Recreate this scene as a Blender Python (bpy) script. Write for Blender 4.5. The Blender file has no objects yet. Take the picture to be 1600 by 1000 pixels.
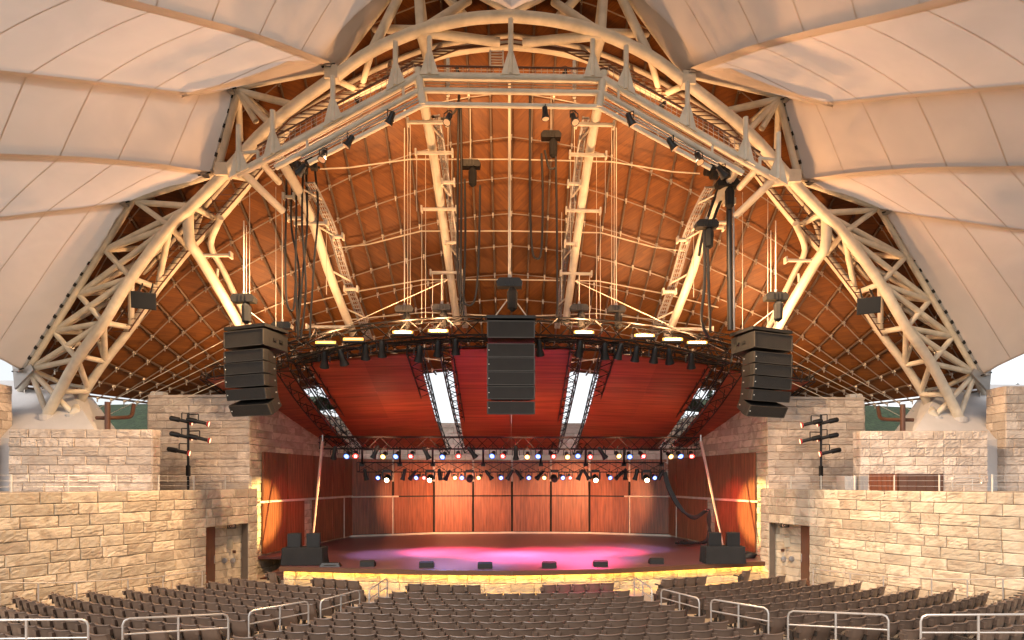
import bpy, math, random
from mathutils import Vector as V, Matrix
random.seed(11)
scene = bpy.context.scene
R = math.radians
# ------------------------------------------------------------------ camera, sky, sun, exposure
S = 0.88                       # metres per layout unit
F = 900.0; CX = 819.4; HY = 750.0; PSI = R(1.3)
E = 5.4 * S                    # eye height above the floor in front of the stage
cam_d = bpy.data.cameras.new('camera'); cam = bpy.data.objects.new('camera', cam_d)
scene.collection.objects.link(cam); scene.camera = cam
cam.location = (0, 0, E); cam.rotation_euler = (R(90), 0, -PSI)
cam_d.sensor_width = 36; cam_d.lens = 36 * F / 1600
cam_d.shift_x = -(CX - 800) / 1600; cam_d.shift_y = (HY - 500) / 1600
cam_d.clip_start = 0.1; cam_d.clip_end = 6000
world = bpy.data.worlds.new('World'); scene.world = world; world.use_nodes = True
wn = world.node_tree.nodes; wl = world.node_tree.links
bg = wn['Background']; sky = wn.new('ShaderNodeTexSky'); sky.sky_type = 'NISHITA'; sky.sun_disc = False
SUN_EL, SUN_AZ = 38, 205
sky.sun_elevation = R(SUN_EL); sky.sun_rotation = R(SUN_AZ); sky.air_density = 1.0; sky.dust_density = 2.0; sky.ozone_density = 0.6
hs_ = wn.new('ShaderNodeHueSaturation'); hs_.inputs['Saturation'].default_value = 0.22      # an even overcast sky
wl.new(sky.outputs[0], hs_.inputs['Color']); wl.new(hs_.outputs[0], bg.inputs[0]); bg.inputs[1].default_value = 0.15
sun_d = bpy.data.lights.new('sun', 'SUN'); sun_d.energy = 0.9; sun_d.angle = R(14); sun_d.color = (1.0, 0.95, 0.88)
sun = bpy.data.objects.new('sun', sun_d); scene.collection.objects.link(sun)
_sd = V((math.sin(R(SUN_AZ)) * math.cos(R(SUN_EL)), math.cos(R(SUN_AZ)) * math.cos(R(SUN_EL)), math.sin(R(SUN_EL))))
sun.rotation_euler = _sd.to_track_quat('Z', 'Y').to_euler(); sun.location = (0, -20, 60)
vs = scene.view_settings; vs.view_transform = 'Standard'; vs.look = 'None'; vs.gamma = 1; vs.use_curve_mapping = False
vs.exposure = 0.6
scene.cycles.max_bounces = 5; scene.cycles.diffuse_bounces = 3; scene.cycles.glossy_bounces = 2
scene.cycles.transmission_bounces = 4; scene.cycles.sample_clamp_indirect = 6.0; scene.cycles.caustics_reflective = False
scene.cycles.use_denoising = True; scene.cycles.use_adaptive_sampling = True; scene.cycles.adaptive_threshold = 0.02

def P(px, py, Yu, sx=1):
    """a point seen at photo pixel px, py whose real distance in front of the eye is Yu layout units"""
    Y = Yu * S; t = (px - CX) / F
    s = Y / (math.cos(PSI) - t * math.sin(PSI))
    return V((sx * s * (math.sin(PSI) + t * math.cos(PSI)), Y, E + s * (HY - py) / F))
def proj(p):
    r = V((p.x, p.y)); d = r.x * math.sin(PSI) + r.y * math.cos(PSI); x = r.x * math.cos(PSI) - r.y * math.sin(PSI)
    if d < 0.1: return (-9999, -9999)
    return (CX + F * x / d, HY - F * (p.z - E) / d)

# ------------------------------------------------------------------ materials
MAT = {}
def mat(name, col, rough=0.6, metal=0.0, var=0.12, vscale=2.0, rnd=0.0, bump=0.0, bscale=20.0, col2=None, spec=0.5, stretch=(1, 1, 1)):
    m = bpy.data.materials.new(name); m.use_nodes = True; n = m.node_tree.nodes; l = m.node_tree.links
    b = n['Principled BSDF']; b.inputs['Roughness'].default_value = rough; b.inputs['Metallic'].default_value = metal
    b.inputs['Specular IOR Level'].default_value = spec
    g = n.new('ShaderNodeNewGeometry'); mp = n.new('ShaderNodeMapping'); l.new(g.outputs['Position'], mp.inputs[0])
    mp.inputs['Scale'].default_value = stretch
    nz = n.new('ShaderNodeTexNoise'); nz.inputs['Scale'].default_value = vscale; nz.inputs['Detail'].default_value = 6
    l.new(mp.outputs[0], nz.inputs['Vector'])
    c2 = col2 or tuple(c * (1 - 2 * var) for c in col)
    ramp = n.new('ShaderNodeValToRGB'); ramp.color_ramp.elements[0].position = 0.32; ramp.color_ramp.elements[1].position = 0.68
    ramp.color_ramp.elements[0].color = (*c2, 1); ramp.color_ramp.elements[1].color = (*col, 1)
    l.new(nz.outputs['Fac'], ramp.inputs[0]); out = ramp.outputs[0]
    if rnd:
        oi = n.new('ShaderNodeObjectInfo'); mr = n.new('ShaderNodeMapRange')
        mr.inputs['To Min'].default_value = 1 - rnd; mr.inputs['To Max'].default_value = 1 + rnd
        l.new(oi.outputs['Random'], mr.inputs['Value'])
        mx = n.new('ShaderNodeVectorMath'); mx.operation = 'SCALE'; l.new(out, mx.inputs[0]); l.new(mr.outputs[0], mx.inputs['Scale']); out = mx.outputs[0]
    l.new(out, b.inputs['Base Color'])
    if bump:
        bz = n.new('ShaderNodeTexNoise'); bz.inputs['Scale'].default_value = bscale; bz.inputs['Detail'].default_value = 5
        l.new(mp.outputs[0], bz.inputs['Vector'])
        bp = n.new('ShaderNodeBump'); bp.inputs['Strength'].default_value = bump; bp.inputs['Distance'].default_value = 0.06
        l.new(bz.outputs['Fac'], bp.inputs['Height']); l.new(bp.outputs[0], b.inputs['Normal'])
    MAT[name] = m; return m
def emit(name, col, strength):
    m = bpy.data.materials.new(name); m.use_nodes = True; n = m.node_tree.nodes
    b = n['Principled BSDF']; b.inputs['Base Color'].default_value = (*col, 1); b.inputs['Emission Color'].default_value = (*col, 1)
    b.inputs['Emission Strength'].default_value = strength; MAT[name] = m; return m
def stone_mat(name, a, b_, c):
    m = mat(name, a, 0.85, 0, 0.1, 1.6, 0.24, 0.5, 6.0, b_)
    n = m.node_tree.nodes; l = m.node_tree.links; bs = n['Principled BSDF']
    src = bs.inputs['Base Color'].links[0].from_socket
    oi = n.new('ShaderNodeObjectInfo'); g = n.new('ShaderNodeNewGeometry')
    wv = n.new('ShaderNodeTexNoise'); wv.inputs['Scale'].default_value = 0.9; wv.inputs['Detail'].default_value = 8; wv.inputs['Distortion'].default_value = 2.5
    ad = n.new('ShaderNodeVectorMath'); ad.operation = 'ADD'; l.new(g.outputs['Position'], ad.inputs[0])
    sc = n.new('ShaderNodeVectorMath'); sc.operation = 'SCALE'; sc.inputs['Scale'].default_value = 40; cb = n.new('ShaderNodeCombineXYZ')
    l.new(oi.outputs['Random'], cb.inputs[0]); l.new(oi.outputs['Random'], cb.inputs[2]); l.new(cb.outputs[0], sc.inputs[0]); l.new(sc.outputs[0], ad.inputs[1])
    l.new(ad.outputs[0], wv.inputs['Vector'])
    rp = n.new('ShaderNodeValToRGB'); rp.color_ramp.elements[0].position = 0.47; rp.color_ramp.elements[1].position = 0.62
    rp.color_ramp.elements[0].color = (0, 0, 0, 1); rp.color_ramp.elements[1].color = (0.72, 0.72, 0.72, 1); l.new(wv.outputs['Fac'], rp.inputs[0])
    mx = n.new('ShaderNodeMix'); mx.data_type = 'RGBA'; l.new(rp.outputs[0], mx.inputs['Factor']); l.new(src, mx.inputs['A']); mx.inputs['B'].default_value = (*c, 1)
    l.new(mx.outputs['Result'], bs.inputs['Base Color'])
stone_mat('sandstone', (0.58, 0.475, 0.345), (0.49, 0.395, 0.28), (0.34, 0.255, 0.175))
stone_mat('pale_stone', (0.56, 0.475, 0.405), (0.48, 0.40, 0.335), (0.39, 0.305, 0.245))
stone_mat('stage_stone', (0.50, 0.42, 0.30), (0.42, 0.34, 0.24), (0.33, 0.25, 0.17))
mat('mortar', (0.16, 0.12, 0.088), 0.95, var=0.1)
mat('concrete', (0.52, 0.50, 0.50), 0.85, var=0.07, vscale=0.8, bump=0.1, bscale=15)
mat('floor_concrete', (0.42, 0.34, 0.26), 0.85, var=0.08, vscale=1.2, bump=0.1, bscale=30)
mat('cream_steel', (0.68, 0.61, 0.50), 0.48, var=0.11, vscale=2.2, bump=0.08, bscale=9, rnd=0.05)
mat('grey_steel', (0.38, 0.36, 0.35), 0.45, 0.5, var=0.1)
mat('galvanised', (0.55, 0.54, 0.53), 0.4, 0.7, var=0.1, vscale=6)
mat('rail_steel', (0.62, 0.57, 0.52), 0.35, 0.6, var=0.05)
mat('brown_steel', (0.12, 0.055, 0.035), 0.5, 0.2)
mat('black_metal', (0.012, 0.011, 0.011), 0.45, 0.2, var=0.2)
mat('truss_black', (0.02, 0.018, 0.018), 0.4, 0.4, var=0.2)
mat('truss_alu', (0.30, 0.28, 0.27), 0.35, 0.8, var=0.1)
mat('black_cable', (0.016, 0.014, 0.013), 0.6)
mat('white_cable', (0.7, 0.62, 0.5), 0.5)
mat('rib_steel', (0.15, 0.10, 0.07), 0.5, 0.3, var=0.1)
mat('clamp_steel', (0.55, 0.49, 0.42), 0.4, 0.5)
mat('grille', (0.022, 0.017, 0.013), 0.75, var=0.1, vscale=3, bump=0.3, bscale=160)
mat('trim_grey', (0.075, 0.062, 0.05), 0.5, 0.3)
mat('net_steel', (0.40, 0.33, 0.27), 0.45, 0.4)
mat('cabinet_paint', (0.014, 0.0115, 0.0095), 0.6, var=0.1)
mat('seat_plastic', (0.15, 0.10, 0.073), 0.38, var=0.05, rnd=0.10, vscale=5)
mat('seat_dark', (0.05, 0.038, 0.03), 0.5)
mat('black_cloth', (0.014, 0.013, 0.013), 0.9, bump=0.2, bscale=8)
mat('door_wood', (0.20, 0.055, 0.018), 0.4, var=0.15, vscale=2, stretch=(6, 6, 0.6))
mat('panel_wood', (0.27, 0.085, 0.034), 0.42, var=0.26, vscale=2.2, stretch=(5, 5, 0.35), rnd=0.10)
mat('reflector_wood', (0.40, 0.092, 0.04), 0.46, var=0.27, vscale=1.7, stretch=(0.16, 3.4, 3.4), rnd=0.14)
mat('stage_floor', (0.17, 0.068, 0.07), 0.33, var=0.1, vscale=2, stretch=(0.4, 6, 1))
mat('step_wood', (0.13, 0.045, 0.025), 0.5, var=0.1)
mat('lip_wood', (0.12, 0.05, 0.022), 0.45, var=0.1, stretch=(1, 1, 8))
mat('mesh_panel', (0.40, 0.37, 0.34), 0.5, 0.4)
mat('white_housing', (0.6, 0.58, 0.56), 0.5)
mat('silver_box', (0.5, 0.48, 0.46), 0.4, 0.4)
mat('red_paint', (0.45, 0.03, 0.03), 0.5)
mat('banner', (0.55, 0.30, 0.24), 0.7)
mat('grass', (0.055, 0.08, 0.035), 0.9, var=0.3, vscale=3, bump=0.5, bscale=20)
mat('terrain', (0.10, 0.11, 0.06), 0.95, var=0.2, vscale=0.1)
mat('sign_plate', (0.5, 0.42, 0.3), 0.5)
mat('foliage', (0.03, 0.055, 0.025), 0.8, var=0.3, vscale=3)
mat('bark', (0.08, 0.06, 0.045), 0.9)
# planked shell wood, laid diagonally in the panel's own coordinates
def plank_mat():
    m = bpy.data.materials.new('shell_wood'); m.use_nodes = True; n = m.node_tree.nodes; l = m.node_tree.links; b = n['Principled BSDF']
    uv = n.new('ShaderNodeUVMap'); sp = n.new('ShaderNodeSeparateXYZ'); l.new(uv.outputs[0], sp.inputs[0])
    def M(op, a, c=None, d=None):
        k = n.new('ShaderNodeMath'); k.operation = op
        for i, v in enumerate((a, c, d)):
            if v is None: continue
            if isinstance(v, (int, float)): k.inputs[i].default_value = v
            else: l.new(v, k.inputs[i])
        return k.outputs[0]
    d = M('MULTIPLY', M('ADD', sp.outputs[0], sp.outputs[1]), 4.6)
    fl = M('FLOOR', d); fr = M('FRACT', d); al = M('SUBTRACT', sp.outputs[0], sp.outputs[1])
    wn_ = n.new('ShaderNodeTexWhiteNoise'); wn_.noise_dimensions = '2D'; cb = n.new('ShaderNodeCombineXYZ'); l.new(fl, cb.inputs[0])
    l.new(M('FLOOR', M('ADD', M('MULTIPLY', al, 0.3), M('MULTIPLY', fl, 0.37))), cb.inputs[1]); l.new(cb.outputs[0], wn_.inputs[0])
    nz = n.new('ShaderNodeTexNoise'); nz.inputs['Scale'].default_value = 1.0; nz.inputs['Detail'].default_value = 6
    cv = n.new('ShaderNodeCombineXYZ'); l.new(M('MULTIPLY', d, 3.0), cv.inputs[0]); l.new(M('MULTIPLY', al, 1.2), cv.inputs[1]); l.new(cv.outputs[0], nz.inputs['Vector'])
    fac = M('ADD', M('MULTIPLY', wn_.outputs['Value'], 0.30), M('MULTIPLY', nz.outputs['Fac'], 0.85))
    rp = n.new('ShaderNodeValToRGB'); rp.color_ramp.elements[0].position = 0.2; rp.color_ramp.elements[1].position = 0.95
    rp.color_ramp.elements[0].color = (0.105, 0.032, 0.005, 1); rp.color_ramp.elements[1].color = (0.24, 0.082, 0.012, 1); l.new(fac, rp.inputs[0])
    gap = M('LESS_THAN', fr, 0.07); mx = n.new('ShaderNodeMix'); mx.data_type = 'RGBA'
    l.new(gap, mx.inputs['Factor']); l.new(rp.outputs[0], mx.inputs['A']); mx.inputs['B'].default_value = (0.11, 0.036, 0.006, 1)
    l.new(mx.outputs['Result'], b.inputs['Base Color']); b.inputs['Roughness'].default_value = 0.5
    bp = n.new('ShaderNodeBump'); bp.inputs['Strength'].default_value = 0.3; bp.inputs['Distance'].default_value = 0.02; bp.invert = True
    l.new(gap, bp.inputs['Height']); l.new(bp.outputs[0], b.inputs['Normal']); MAT['shell_wood'] = m
plank_mat()
def fabric_mat(name, col, trans):
    m = bpy.data.materials.new(name); m.use_nodes = True; n = m.node_tree.nodes; l = m.node_tree.links
    b = n['Principled BSDF']; b.inputs['Roughness'].default_value = 0.75; b.inputs['Specular IOR Level'].default_value = 0.2
    g = n.new('ShaderNodeNewGeometry'); nz = n.new('ShaderNodeTexNoise'); nz.inputs['Scale'].default_value = 0.5; nz.inputs['Detail'].default_value = 8; nz.inputs['Distortion'].default_value = 1.2
    l.new(g.outputs['Position'], nz.inputs['Vector']); rp = n.new('ShaderNodeValToRGB')
    rp.color_ramp.elements[0].position = 0.3; rp.color_ramp.elements[1].position = 0.7
    rp.color_ramp.elements[0].color = (*[c * 0.92 for c in col], 1); rp.color_ramp.elements[1].color = (*col, 1); l.new(nz.outputs['Fac'], rp.inputs[0])
    l.new(rp.outputs[0], b.inputs['Base Color'])
    t = n.new('ShaderNodeBsdfTranslucent'); l.new(rp.outputs[0], t.inputs[0])
    mx = n.new('ShaderNodeMixShader'); mx.inputs[0].default_value = trans; l.new(b.outputs[0], mx.inputs[1]); l.new(t.outputs[0], mx.inputs[2])
    bz = n.new('ShaderNodeTexNoise'); bz.inputs['Scale'].default_value = 0.8; bz.inputs['Detail'].default_value = 2; l.new(g.outputs['Position'], bz.inputs['Vector'])
    bp = n.new('ShaderNodeBump'); bp.inputs['Strength'].default_value = 0.25; bp.inputs['Distance'].default_value = 0.15
    l.new(bz.outputs['Fac'], bp.inputs['Height']); l.new(bp.outputs[0], b.inputs['Normal'])
    l.new(mx.outputs[0], n['Material Output'].inputs[0]); MAT[name] = m
fabric_mat('canopy_fabric', (0.67, 0.57, 0.49), 0.34)
fabric_mat('canopy_belt', (0.61, 0.515, 0.44), 0.30)
for nm, c, st in (('lens_warm', (1.0, 0.62, 0.22), 28), ('lens_red', (1.0, 0.07, 0.05), 2.2), ('lens_blue', (0.10, 0.22, 1.0), 2.4), ('lens_house', (0.6, 0.4, 0.25), 0.12),
                  ('lens_amber', (1.0, 0.55, 0.15), 2), ('lens_white', (1.0, 0.70, 0.36), 26), ('lens_tree', (1.0, 0.40, 0.22), 2.5),
                  ('led_strip', (1.0, 0.56, 0.08), 70), ('indicator', (0.8, 0.75, 0.65), 0.25), ('lens_core', (1.0, 0.92, 0.9), 5), ('flood_glow', (1.0, 0.5, 0.10), 0.7), ('exit_letters', (0.5, 0.3, 0.2), 0.05)):
    emit(nm, c, st)

# ------------------------------------------------------------------ object helpers
WL = {None: V((0, 0, 0))}
def link(o, parent=None):
    scene.collection.objects.link(o)
    if parent is not None: o.parent = parent
    return o
def tag(o, label, cat, group=None):
    o['label'] = label; o['category'] = cat
    if group: o['group'] = group
    return o
def thing(name, label, cat, loc=(0, 0, 0), group=None):
    o = bpy.data.objects.new(name, None); o.empty_display_size = 0.2; link(o); o.location = loc; WL[o] = V(loc); o['kind'] = 'thing'
    return tag(o, label, cat, group)
class MB:
    def __init__(s): s.v = []; s.f = []; s.uv = None
    def poly(s, pts):
        b = len(s.v); s.v += [V(p) for p in pts]; s.f.append(tuple(range(b, b + len(pts)))); return s
    def box(s, c, d, M=None):
        b = len(s.v); c = V(c)
        for z in (-.5, .5):
            for (x, y) in ((-.5, -.5), (.5, -.5), (.5, .5), (-.5, .5)):
                q = V((x * d[0], y * d[1], z * d[2])); q = (M @ q if M else q); s.v.append(q + c)
        for f in ((3, 2, 1, 0), (4, 5, 6, 7), (0, 1, 5, 4), (1, 2, 6, 5), (2, 3, 7, 6), (3, 0, 4, 7)): s.f.append(tuple(b + i for i in f))
        return s
    def hexa(s, p):           # 8 corners: bottom 4 then top 4
        b = len(s.v); s.v += [V(q) for q in p]
        for f in ((3, 2, 1, 0), (4, 5, 6, 7), (0, 1, 5, 4), (1, 2, 6, 5), (2, 3, 7, 6), (3, 0, 4, 7)): s.f.append(tuple(b + i for i in f))
        return s
    def prism(s, outline, d):  # closed outline (list of V) swept by vector d
        n = len(outline); b = len(s.v); s.v += [V(p) for p in outline] + [V(p) + V(d) for p in outline]
        s.f.append(tuple(reversed(range(b, b + n)))); s.f.append(tuple(range(b + n, b + 2 * n)))
        for i in range(n): j = (i + 1) % n; s.f.append((b + i, b + j, b + n + j, b + n + i))
        return s
    def tube(s, pts, r, n=8, cap=True):
        pts = [V(p) for p in pts]; rs = r if isinstance(r, (list, tuple)) else [r] * len(pts)
        b = len(s.v); up = None
        for i, p in enumerate(pts):
            d = ((pts[min(i + 1, len(pts) - 1)] - pts[max(i - 1, 0)])).normalized()
            if up is None:
                up = V((0, 0, 1)) if abs(d.z) < 0.9 else V((0, 1, 0))
            x = d.cross(up).normalized(); up = x.cross(d).normalized()
            for k in range(n):
                a = 2 * math.pi * k / n; s.v.append(p + (x * math.cos(a) + up * math.sin(a)) * rs[i])
        for i in range(len(pts) - 1):
            for k in range(n):
                k2 = (k + 1) % n; s.f.append((b + i * n + k, b + i * n + k2, b + (i + 1) * n + k2, b + (i + 1) * n + k))
        if cap:
            s.f.append(tuple(b + k for k in reversed(range(n)))); e = b + (len(pts) - 1) * n; s.f.append(tuple(e + k for k in range(n)))
        return s
    def grid(s, rows):        # rows of equally many points
        b = len(s.v); m = len(rows[0])
        for r in rows: s.v += [V(p) for p in r]
        for i in range(len(rows) - 1):
            for j in range(m - 1): s.f.append((b + i * m + j, b + i * m + j + 1, b + (i + 1) * m + j + 1, b + (i + 1) * m + j))
        return s
    def mesh(s, name, m, base=V((0, 0, 0)), smooth=False):
        me = bpy.data.meshes.new(name); me.from_pydata([tuple(v - base) for v in s.v], [], s.f); me.materials.append(MAT[m])
        if smooth: me.polygons.foreach_set('use_smooth', [True] * len(me.polygons)); me.set_sharp_from_angle(angle=R(40))
        return me
    def build(s, name, m, parent=None, smooth=False, base=None):
        """one mesh object; world coordinates in, placed under its parent (or at its own base)"""
        if parent is not None: bs = WL[parent]; o = bpy.data.objects.new(name, s.mesh(name, m, bs, smooth)); link(o, parent); WL[o] = bs
        else:
            if base is None:
                xs = [v.x for v in s.v]; ys = [v.y for v in s.v]; base = V(((min(xs) + max(xs)) / 2, (min(ys) + max(ys)) / 2, min(v.z for v in s.v)))
            o = bpy.data.objects.new(name, s.mesh(name, m, base, smooth)); link(o); o.location = base; WL[o] = V(base)
        return o
_cyl = {}
def rod(name, p, q, r, m, parent=None, n=8):
    key = (m, n)
    if key not in _cyl: _cyl[key] = MB().tube([(0, 0, 0), (0, 0, 1)], 1.0, n).mesh('rod_' + m, m, smooth=True)
    p = V(p); q = V(q); d = q - p; o = bpy.data.objects.new(name, _cyl[key]); link(o, parent)
    o.matrix_local = Matrix.Translation(p - WL[parent]) @ d.to_track_quat('Z', 'Y').to_matrix().to_4x4() @ Matrix.Diagonal((r, r, d.length, 1)); return o
def pipe(name, pts, r, m, parent=None, n=8):
    return MB().tube(pts, r, n).build(name, m, parent, smooth=True)
def smooth_path(pts, k=6):
    out = []; n = len(pts)
    for i in range(n - 1):
        p0, p1, p2, p3 = pts[max(i - 1, 0)], pts[i], pts[i + 1], pts[min(i + 2, n - 1)]
        for j in range(k):
            t = j / k; out.append(0.5 * ((2 * p1) + (p2 - p0) * t + (2 * p0 - 5 * p1 + 4 * p2 - p3) * t * t + (3 * p1 - p0 - 3 * p2 + p3) * t ** 3))
    out.append(pts[-1]); return out
def struct(o): o['kind'] = 'structure'; return o
def lerp(a, b, t): return a + (b - a) * t
SIDES = ((1, 'left'), (-1, 'right'))

# ------------------------------------------------------------------ stone masonry
def block_mesh(seed, m, rough):
    rng = random.Random(seed); xs = [0, .025, .14, .26, .38, .5, .62, .74, .86, .975, 1]; zs = [0, .07, .25, .4, .55, .7, .93, 1]; g = MB(); rows = []
    amp = rng.uniform(0.5, 1.0) * rough
    for iz, z in enumerate(zs):
        row = []
        for ix, x in enumerate(xs):
            edge = ix in (0, len(xs) - 1) or iz in (0, len(zs) - 1)
            y = 0.0 if edge else -rough * 0.25 - amp * rng.random()
            jx = 0 if edge or ix in (1, 9) else rng.uniform(-.04, .04); row.append((x + jx, y, z))
        rows.append(row)
    g.grid(rows)
    for a, b in (((0, 0), (1, 0)), ((1, 1), (0, 1)), ((0, 1), (0, 0)), ((1, 0), (1, 1))):
        g.poly([(a[0], 0, a[1]), (a[0], .09, a[1]), (b[0], .09, b[1]), (b[0], 0, b[1])])
    me = g.mesh('stone_block', m); return me
BLOCKS = {}
def masonry(parent, path, z0, z1, ch, ln, m, rough=0.05, skip=(), seed=1, variants=9, slope=None, name='stone_block', core=0.35, courses=None):
    """coursed stone blocks along a plan path that runs left to right as seen from the front, each block a part; a mortar core behind"""
    rng = random.Random(seed)
    if (m, rough) not in BLOCKS: BLOCKS[(m, rough)] = [block_mesh(100 + i, m, rough) for i in range(variants)]
    meshes = BLOCKS[(m, rough)]; path = [V((p[0], p[1], 0)) for p in path]; cum = [0]
    for a, b in zip(path, path[1:]): cum.append(cum[-1] + (b - a).length)
    L = cum[-1]
    def at(s):
        s = min(max(s, 0), L)
        for i in range(len(path) - 1):
            if s <= cum[i + 1] + 1e-9: return lerp(path[i], path[i + 1], (s - cum[i]) / max(cum[i + 1] - cum[i], 1e-6))
        return path[-1]
    nrow = max(1, round((z1 - z0) / ch)); h = (z1 - z0) / nrow; count = 0; pw = WL[parent]
    cuts = sorted({0.0, L, *[k for q in skip for k in q[:2]]})
    for r in range(nrow):
        za = z0 + r * h; zb = za + h
        if courses is not None and not courses(za): continue
        for a, b in zip(cuts, cuts[1:]):
            mid = (a + b) / 2; zm = (za + zb) / 2
            if any(q[0] <= mid <= q[1] and q[2] < zm < q[3] for q in skip): continue
            s = a; first = True
            while s < b - 1e-4:
                w = rng.uniform(*ln) * (rng.uniform(.3, .9) if first else 1); first = False
                if b - (s + w) < ln[0] * 0.55: w = b - s
                e = s + w; pa, pb = at(s), at(e); t = (pb - pa)
                if t.length < 0.02: s = e; continue
                top = slope(lerp(pa, pb, .5)) if slope else 1e9
                if zm < top:
                    wdt = t.length - 0.013; tx = t.normalized(); ny = V((0, 0, 1)).cross(tx)
                    o = bpy.data.objects.new(name, rng.choice(meshes)); link(o, parent)
                    off = ny * rng.uniform(-.012, .008); p = pa + tx * 0.005 + off
                    mt = Matrix(((tx.x, ny.x, 0, p.x - pw.x), (tx.y, ny.y, 0, p.y - pw.y), (0, 0, 1, za + .005 - pw.z), (0, 0, 0, 1)))
                    o.matrix_local = mt @ Matrix.Diagonal((wdt, 1, h - .013, 1)); count += 1
                s = e
    if core:   # mortar core, set back from the faces
        g = MB()
        for a, b in zip(cuts, cuts[1:]):
            holes = [q for q in skip if q[0] <= (a + b) / 2 <= q[1]]
            zs = [(z0, z1)] if not holes else [(zz0, zz1) for zz0, zz1 in ((z0, holes[0][2]), (holes[0][3], z1)) if zz1 - zz0 > .01]
            pts = [at(a)] + [path[i] for i in range(len(path)) if a < cum[i] < b] + [at(b)]
            for (zz0, zz1) in zs:
                fr = []; bk = []
                for i, p in enumerate(pts):
                    t = (pts[min(i + 1, len(pts) - 1)] - pts[max(i - 1, 0)]).normalized(); ny = V((0, 0, 1)).cross(t)
                    fr.append(p + ny * .03); bk.append(p + ny * core)
                for i in range(len(pts) - 1):
                    zt = [zz1, zz1]
                    if slope: zt = [min(zz1, slope(pts[i])), min(zz1, slope(pts[i + 1]))]
                    q = [fr[i], fr[i + 1], bk[i + 1], bk[i]]
                    g.hexa([V((v.x, v.y, zz0)) for v in q] + [V((q[0].x, q[0].y, zt[0])), V((q[1].x, q[1].y, zt[1])), V((q[2].x, q[2].y, zt[1])), V((q[3].x, q[3].y, zt[0]))])
        g.build('core', 'mortar', parent)
    return count
#@@SETTING
# ------------------------------------------------------------------ ground, seating floor, stage
ZS = E - 4.3 * S
ROWOFF = [163, 176, 184.5, 193, 200, 209, 219, 229, 240, 251, 263, 276]
ROWY = [20.7, 19.2, 18.2, 17.25, 16.45, 15.55, 14.6, 13.7, 12.75, 11.85, 10.95, 10.05]
YC = 37.4
ROWR = [YC - y for y in ROWY]
ROWZ = [E - o * y / 900 - 0.86 for o, y in zip(ROWOFF, ROWY)]
for i in range(1, len(ROWZ)): ROWZ[i] = max(ROWZ[i], ROWZ[i - 1])
def floor_z(r):
    if r <= ROWR[0]: return max(0.0, ROWZ[0] * (r - 13.0) / (ROWR[0] - 13.0))
    for i in range(len(ROWR) - 1):
        if r <= ROWR[i + 1]: return lerp(ROWZ[i], ROWZ[i + 1], (r - ROWR[i]) / (ROWR[i + 1] - ROWR[i]))
    return ROWZ[-1] + (r - ROWR[-1]) * 0.13
g = MB(); n = 48; ring = []
for k, r in enumerate((80, 400, 1500, 4500)):
    ring.append([V((r * math.cos(a * 2 * math.pi / n), 20 + r * math.sin(a * 2 * math.pi / n), -0.6 + (2.0 if k == 1 else 0) + (8 if k == 2 else 0))) for a in range(n + 1)])
g.grid(ring); g.poly([p for p in ring[0][:-1]]); struct(g.build('ground', 'terrain', base=V((0, 20, -0.6))))
g = MB(); rows = []
for i in range(46):
    r = 6 + i * 0.75; rows.append([V((r * math.sin(R(a)), YC - r * math.cos(R(a)), floor_z(r))) for a in range(-64, 65, 4)])
g.grid(rows); struct(g.build('seating_floor', 'floor_concrete', smooth=True, base=V((0, 10, 0))))

lip = [P(px, py, 4.3 * 900 / (py - 750)) for px, py in ((437, 884), (520, 886.5), (650, 890), (800, 892), (950, 889.5), (1075, 884), (1195, 878.5), (1214, 876))]
for p in lip: p.z = ZS
LWA, LWB = P(390, 700, 32.0), P(548, 700, 44.0)          # stage side wall, plan line
def lerpline(a, b, px):
    lo, hi = 0.0, 1.0
    for _ in range(40):
        m = (lo + hi) / 2
        if proj(V((*lerp(a, b, m).xy, E)))[0] < px: lo = m
        else: hi = m
    return lerp(a, b, lo)
BW = [P(548, 700, 44.0), P(615, 700, 45.2), P(678, 700, 46.4), P(800, 700, 46.8)]
BW = BW + [V((-p.x, p.y, p.z)) for p in reversed(BW[:-1])]
deck = lip + [V((-LWA.x - .1, LWA.y + 0.6, ZS)), V((-LWB.x, LWB.y, ZS))] + [V((p.x, p.y, ZS)) for p in reversed(BW[1:-1])] + [V((LWB.x, LWB.y, ZS)), V((LWA.x + 0.12, LWA.y + 0.6, ZS)), V((lip[0].x - .15, LWA.y + .6, ZS))]
g = MB(); g.prism([V((p.x, p.y, ZS - 0.13)) for p in reversed(deck)][::-1], (0, 0, 0.13))
stage = thing('stage', 'low curved stage with dark red-brown boards and a lit stone front', 'stage', (0, 27.5 * S, 0))
so = g.build('stage_deck', 'stage_floor', stage)
edge = MB()
for a, b in zip(lip, lip[1:]):
    ny = V((0, 0, 1)).cross((b - a).normalized()); q = [a - ny * .05, b - ny * .05, b + ny * .02, a + ny * .02]
    edge.hexa([v + V((0, 0, -.20)) for v in q] + [v + V((0, 0, .006)) for v in q])
edge.build('stage_nosing', 'lip_wood', stage)
fpath = []
for i, p in enumerate(lip[:-1]):
    t = (lip[min(i + 1, 6)] - lip[max(i - 1, 0)]).normalized(); fpath.append(p + V((0, 0, 1)).cross(t) * 0.30)
masonry(stage, fpath, -0.02, ZS - 0.22, 0.40, (0.8, 1.15), 'stage_stone', 0.035, seed=3, core=0.4)
# led strip tucked under the nosing
for a, b in zip(lip[:-1], lip[1:-1]):
    t = (b - a).normalized(); ny = V((0, 0, 1)).cross(t); n_ = max(1, round((b - a).length / .62))
    for k in range(n_):
        c = lerp(a, b, (k + .5) / n_) + ny * .105 + V((0, 0, -.155)); M = Matrix((t, ny, V((0, 0, 1)))).transposed()
        MB().box(c, (.36, .05, .02), M).build('led_bar', 'led_strip', stage)

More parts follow.
